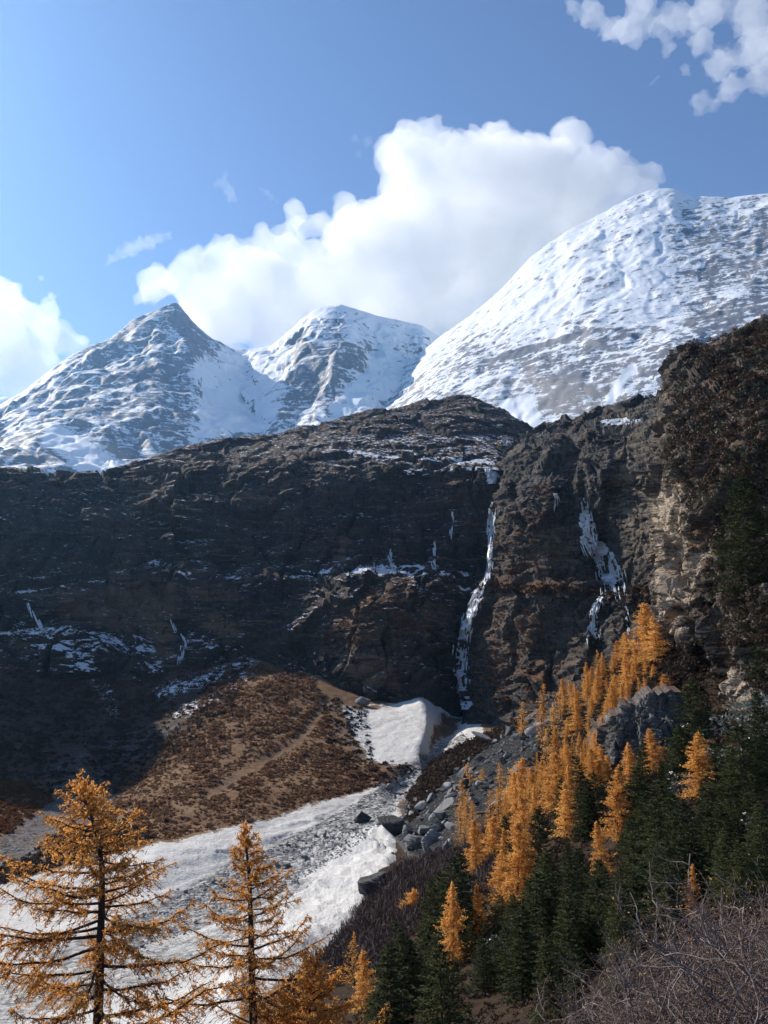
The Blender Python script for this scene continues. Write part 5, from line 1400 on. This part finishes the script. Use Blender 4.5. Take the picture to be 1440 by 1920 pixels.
for i, (x, base, tip) in enumerate([(1010, 2010, 1880), (1075, 2060, 1850), (1140, 2000, 1800), (1190, 2060, 1790), (1230, 1960, 1740), (1270, 2080, 1745), (1310, 1960, 1690), (1330, 2120, 1760), (1365, 1980, 1650),
                              (1400, 2080, 1680), (1425, 1930, 1600), (1450, 2040, 1640), (1480, 1960, 1560), (1380, 2180, 1800), (1240, 2180, 1830), (1455, 2200, 1760), (1150, 2160, 1860), (1500, 2100, 1640), (1345, 1930, 1700), (1425, 2150, 1740)]):
    p, nn, ok = LAND.at(x, base)
    e = bpy.data.objects.new('bare_shrub', None); COL.objects.link(e)
    h = (base - tip) * p[1] / F
    e.location = p; e.rotation_euler = (rs.normal() * 0.12, rs.normal() * 0.12, rs.uniform(0, 6.28)); e.scale = (h * 0.9, h * 0.9, h * 0.82)
    for src in bare[i % 4]:
        c = src.copy(); COL.objects.link(c); c.parent = e
    tag(e, 'leafless grey shrub with tangled silvery twigs in the lower right corner', 'bare shrub', 'bare shrubs of the lower right corner')

# ------------------------------------------------------------------ clouds
def cloud(name, puffs, Y, depth, voxel, density, label, seed, rough=1.0, g=0.35, flat=1.0, grain=95.0, sat=9):
    rs = np.random.default_rng(seed)
    m = Y / F
    bmv, bmf, off = [], [], 0
    # one low sphere, reused
    nu, nv = 20, 12
    th = np.linspace(0, 2 * np.pi, nu, endpoint=False); ph = np.linspace(0, np.pi, nv)[1:-1]
    S = [(0, 0, 1)] + [(math.sin(p) * math.cos(t), math.sin(p) * math.sin(t), math.cos(p)) for p in ph for t in th] + [(0, 0, -1)]
    S = np.array(S); fq, ft = [], []
    for r in range(len(ph) - 1):
        for c in range(nu):
            a = 1 + r * nu + c; b = 1 + r * nu + (c + 1) % nu
            fq.append((a, a + nu, b + nu, b))
    for c in range(nu):
        ft.append((0, 1 + c, 1 + (c + 1) % nu)); l = 1 + (len(ph) - 1) * nu
        ft.append((len(S) - 1, l + (c + 1) % nu, l + c))
    V, Q, T = [], [], []
    allp = []
    for (x, y, r) in puffs:
        c = P(x, y, Y) + np.array([0, rs.uniform(-1, 1) * depth * 0.5, 0])
        R = r * m
        allp.append((c, R))
        for k in range(sat):                                      # small puffs crowd round the big ones
            d = rs.normal(size=3); d /= np.linalg.norm(d)
            q = rs.uniform(0.3, 0.55) if sat < 12 else rs.uniform(0.12, 0.5)
            allp.append((c + d * R * (1 - q * 0.55), R * q))
    for c, R in allp:
        V.append(S * R * np.array([1, 1.0, flat]) + c); Q.append(np.array(fq) + off); T.append(np.array(ft) + off); off += len(S)
    o = make_mesh('cloud_form', np.concatenate(V), [np.concatenate(Q), np.concatenate(T)])
    md = o.modifiers.new('r', 'REMESH'); md.mode = 'VOXEL'; md.voxel_size = voxel
    dg = bpy.context.evaluated_depsgraph_get()
    me = bpy.data.meshes.new_from_object(o.evaluated_get(dg))
    bpy.data.objects.remove(o)
    n = len(me.vertices); co = np.empty(n * 3, np.float32); me.vertices.foreach_get('co', co); co = co.reshape(-1, 3).astype(float)
    nr_ = np.empty(n * 3, np.float32); me.vertex_normals.foreach_get('vector', nr_); nr_ = nr_.reshape(-1, 3)
    sz = grain * m
    d = -0.30 * sz * fbm(co, sz, 6, 0.56, True) * rough + 0.16 * sz * fbm(co, sz * 0.6, 4, off=4.0) * rough + 0.10 * sz
    co = co + nr_ * d[:, None]
    me.vertices.foreach_set('co', co.astype(np.float32).ravel()); me.update()
    o = bpy.data.objects.new('cloud_form', me); COL.objects.link(o)      # once more, so that no fold crosses another
    md = o.modifiers.new('r', 'REMESH'); md.mode = 'VOXEL'; md.voxel_size = voxel * 0.9
    dg = bpy.context.evaluated_depsgraph_get()
    me = bpy.data.meshes.new_from_object(o.evaluated_get(dg))
    bpy.data.objects.remove(o)
    me.materials.clear(); me.materials.append(volume_mat('cloud_vapour', density, g=g))
    o = bpy.data.objects.new(name, me); COL.objects.link(o)
    return tag(o, label, 'cloud', kind='thing')

MAIN = [(760, 310, 55), (735, 280, 32), (800, 280, 40), (850, 295, 45), (905, 262, 42), (898, 243, 24), (950, 272, 45), (1000, 278, 45), (1060, 290, 45),
    (1115, 310, 45), (1150, 335, 40), (1195, 362, 34), (1235, 385, 30), (800, 390, 85), (900, 370, 100), (1000, 380, 95), (1070, 400, 80), (1150, 420, 60), (720, 410, 55), (660, 440, 50), (600, 405, 26), (570, 412, 26),
    (640, 400, 24), (545, 450, 30), (700, 490, 85), (800, 490, 100), (900, 490, 100), (970, 470, 85), (600, 520, 60), (520, 440, 14), (420, 490, 38), (365, 490, 32), (460, 500, 50),
    (330, 520, 34), (300, 560, 34), (268, 568, 18), (400, 560, 75), (500, 570, 85), (600, 585, 85), (700, 580, 75), (800, 585, 75), (880, 570, 60), (400, 640, 60), (520, 650, 60), (700, 650, 70), (850, 640, 60)]
cloud('cloud', [(x, y, r * 1.14) for x, y, r in MAIN] + [(1170, 345, 40), (1205, 352, 34), (1235, 362, 28), (1100, 330, 55), (1050, 330, 60), (640, 430, 40), (560, 425, 30), (500, 470, 36), (440, 470, 30), (545, 485, 44), (515, 500, 40), (580, 470, 36)], 11000, 700, 26, 0.0018, 'largest white cumulus cloud, piled between the pyramid peak and the high right summit', 3, g=0.35)
cloud('cloud', [(-60, 620, 100), (20, 595, 60), (70, 620, 50), (0, 560, 34), (120, 645, 36), (160, 645, 24), (85, 545, 14), (100, 590, 24), (-100, 700, 110), (40, 690, 75), (110, 560, 10), (125, 525, 6), (75, 520, 7)],
    11000, 700, 26, 0.0018, 'white cloud bank cut by the left frame edge behind the pyramid', 5, g=0.35)
cloud('cloud', [(1075, 12, 22), (1110, 30, 34), (1150, 52, 34), (1190, 40, 40), (1235, 70, 32), (1250, 95, 22), (1225, 150, 14), (1240, 135, 12), (1270, 40, 40), (1330, 20, 44), (1400, 30, 50), (1310, 85, 34), (1360, 105, 40), (1420, 100, 50),
    (1310, 190, 26), (1340, 200, 20), (1370, 165, 34), (1430, 160, 40), (1290, 120, 18), (1480, 60, 60), (1490, 150, 50), (1200, 5, 40)], 9000, 300, 18, 0.0016, 'torn white cloud in the upper right corner of the sky', 7, rough=1.8, g=0.35, grain=46.0, sat=16)
WISP = dict(rough=2.2, g=0.35, grain=17.0)
cloud('cloud', [(212, 486, 12), (228, 476, 14), (245, 468, 17), (262, 460, 18), (280, 453, 16), (298, 446, 14), (314, 439, 11), (200, 494, 9)], 9000, 60, 11, 0.0014, 'small slanting wisp of cloud above the pyramid peak', 8, **WISP)
cloud('cloud', [(418, 342, 15), (430, 356, 17), (424, 328, 11), (436, 372, 12), (404, 348, 10), (410, 335, 9)], 9000, 60, 12, 0.0007, 'faint upright wisp of cloud left of the big cumulus', 9, **WISP)
cloud('cloud', [(490, 353, 9), (500, 361, 10), (510, 370, 10), (520, 380, 8)], 9000, 40, 10, 0.0008, 'tiny thin wisp of cloud next to the faint upright one', 10, **WISP)
cloud('cloud', [(665, 262, 12), (690, 268, 14), (672, 290, 10), (712, 300, 10), (700, 318, 8)], 9500, 60, 14, 0.0005, 'thin veil of cloud at the upper left shoulder of the big cumulus', 11, **WISP)

# ------------------------------------------------------------------ the air
hx0, hx1, hy0, hy1, hz0, hz1 = -3800.0, 5200.0, -60.0, 8200.0, -240.0, 2500.0
hv = np.array([(x, y, z) for z in (hz0, hz1) for y in (hy0, hy1) for x in (hx0, hx1)])
hf = np.array([(0, 2, 3, 1), (4, 5, 7, 6), (0, 1, 5, 4), (1, 3, 7, 5), (3, 2, 6, 7), (2, 0, 4, 6)])
o = make_mesh('haze', hv, hf, volume_mat('mountain_air', 0.000028, (0.27, 0.58, 1.0), 0.70))
tag(o, 'thin blue air between the valley and the far snow mountains', 'haze', kind='stuff')
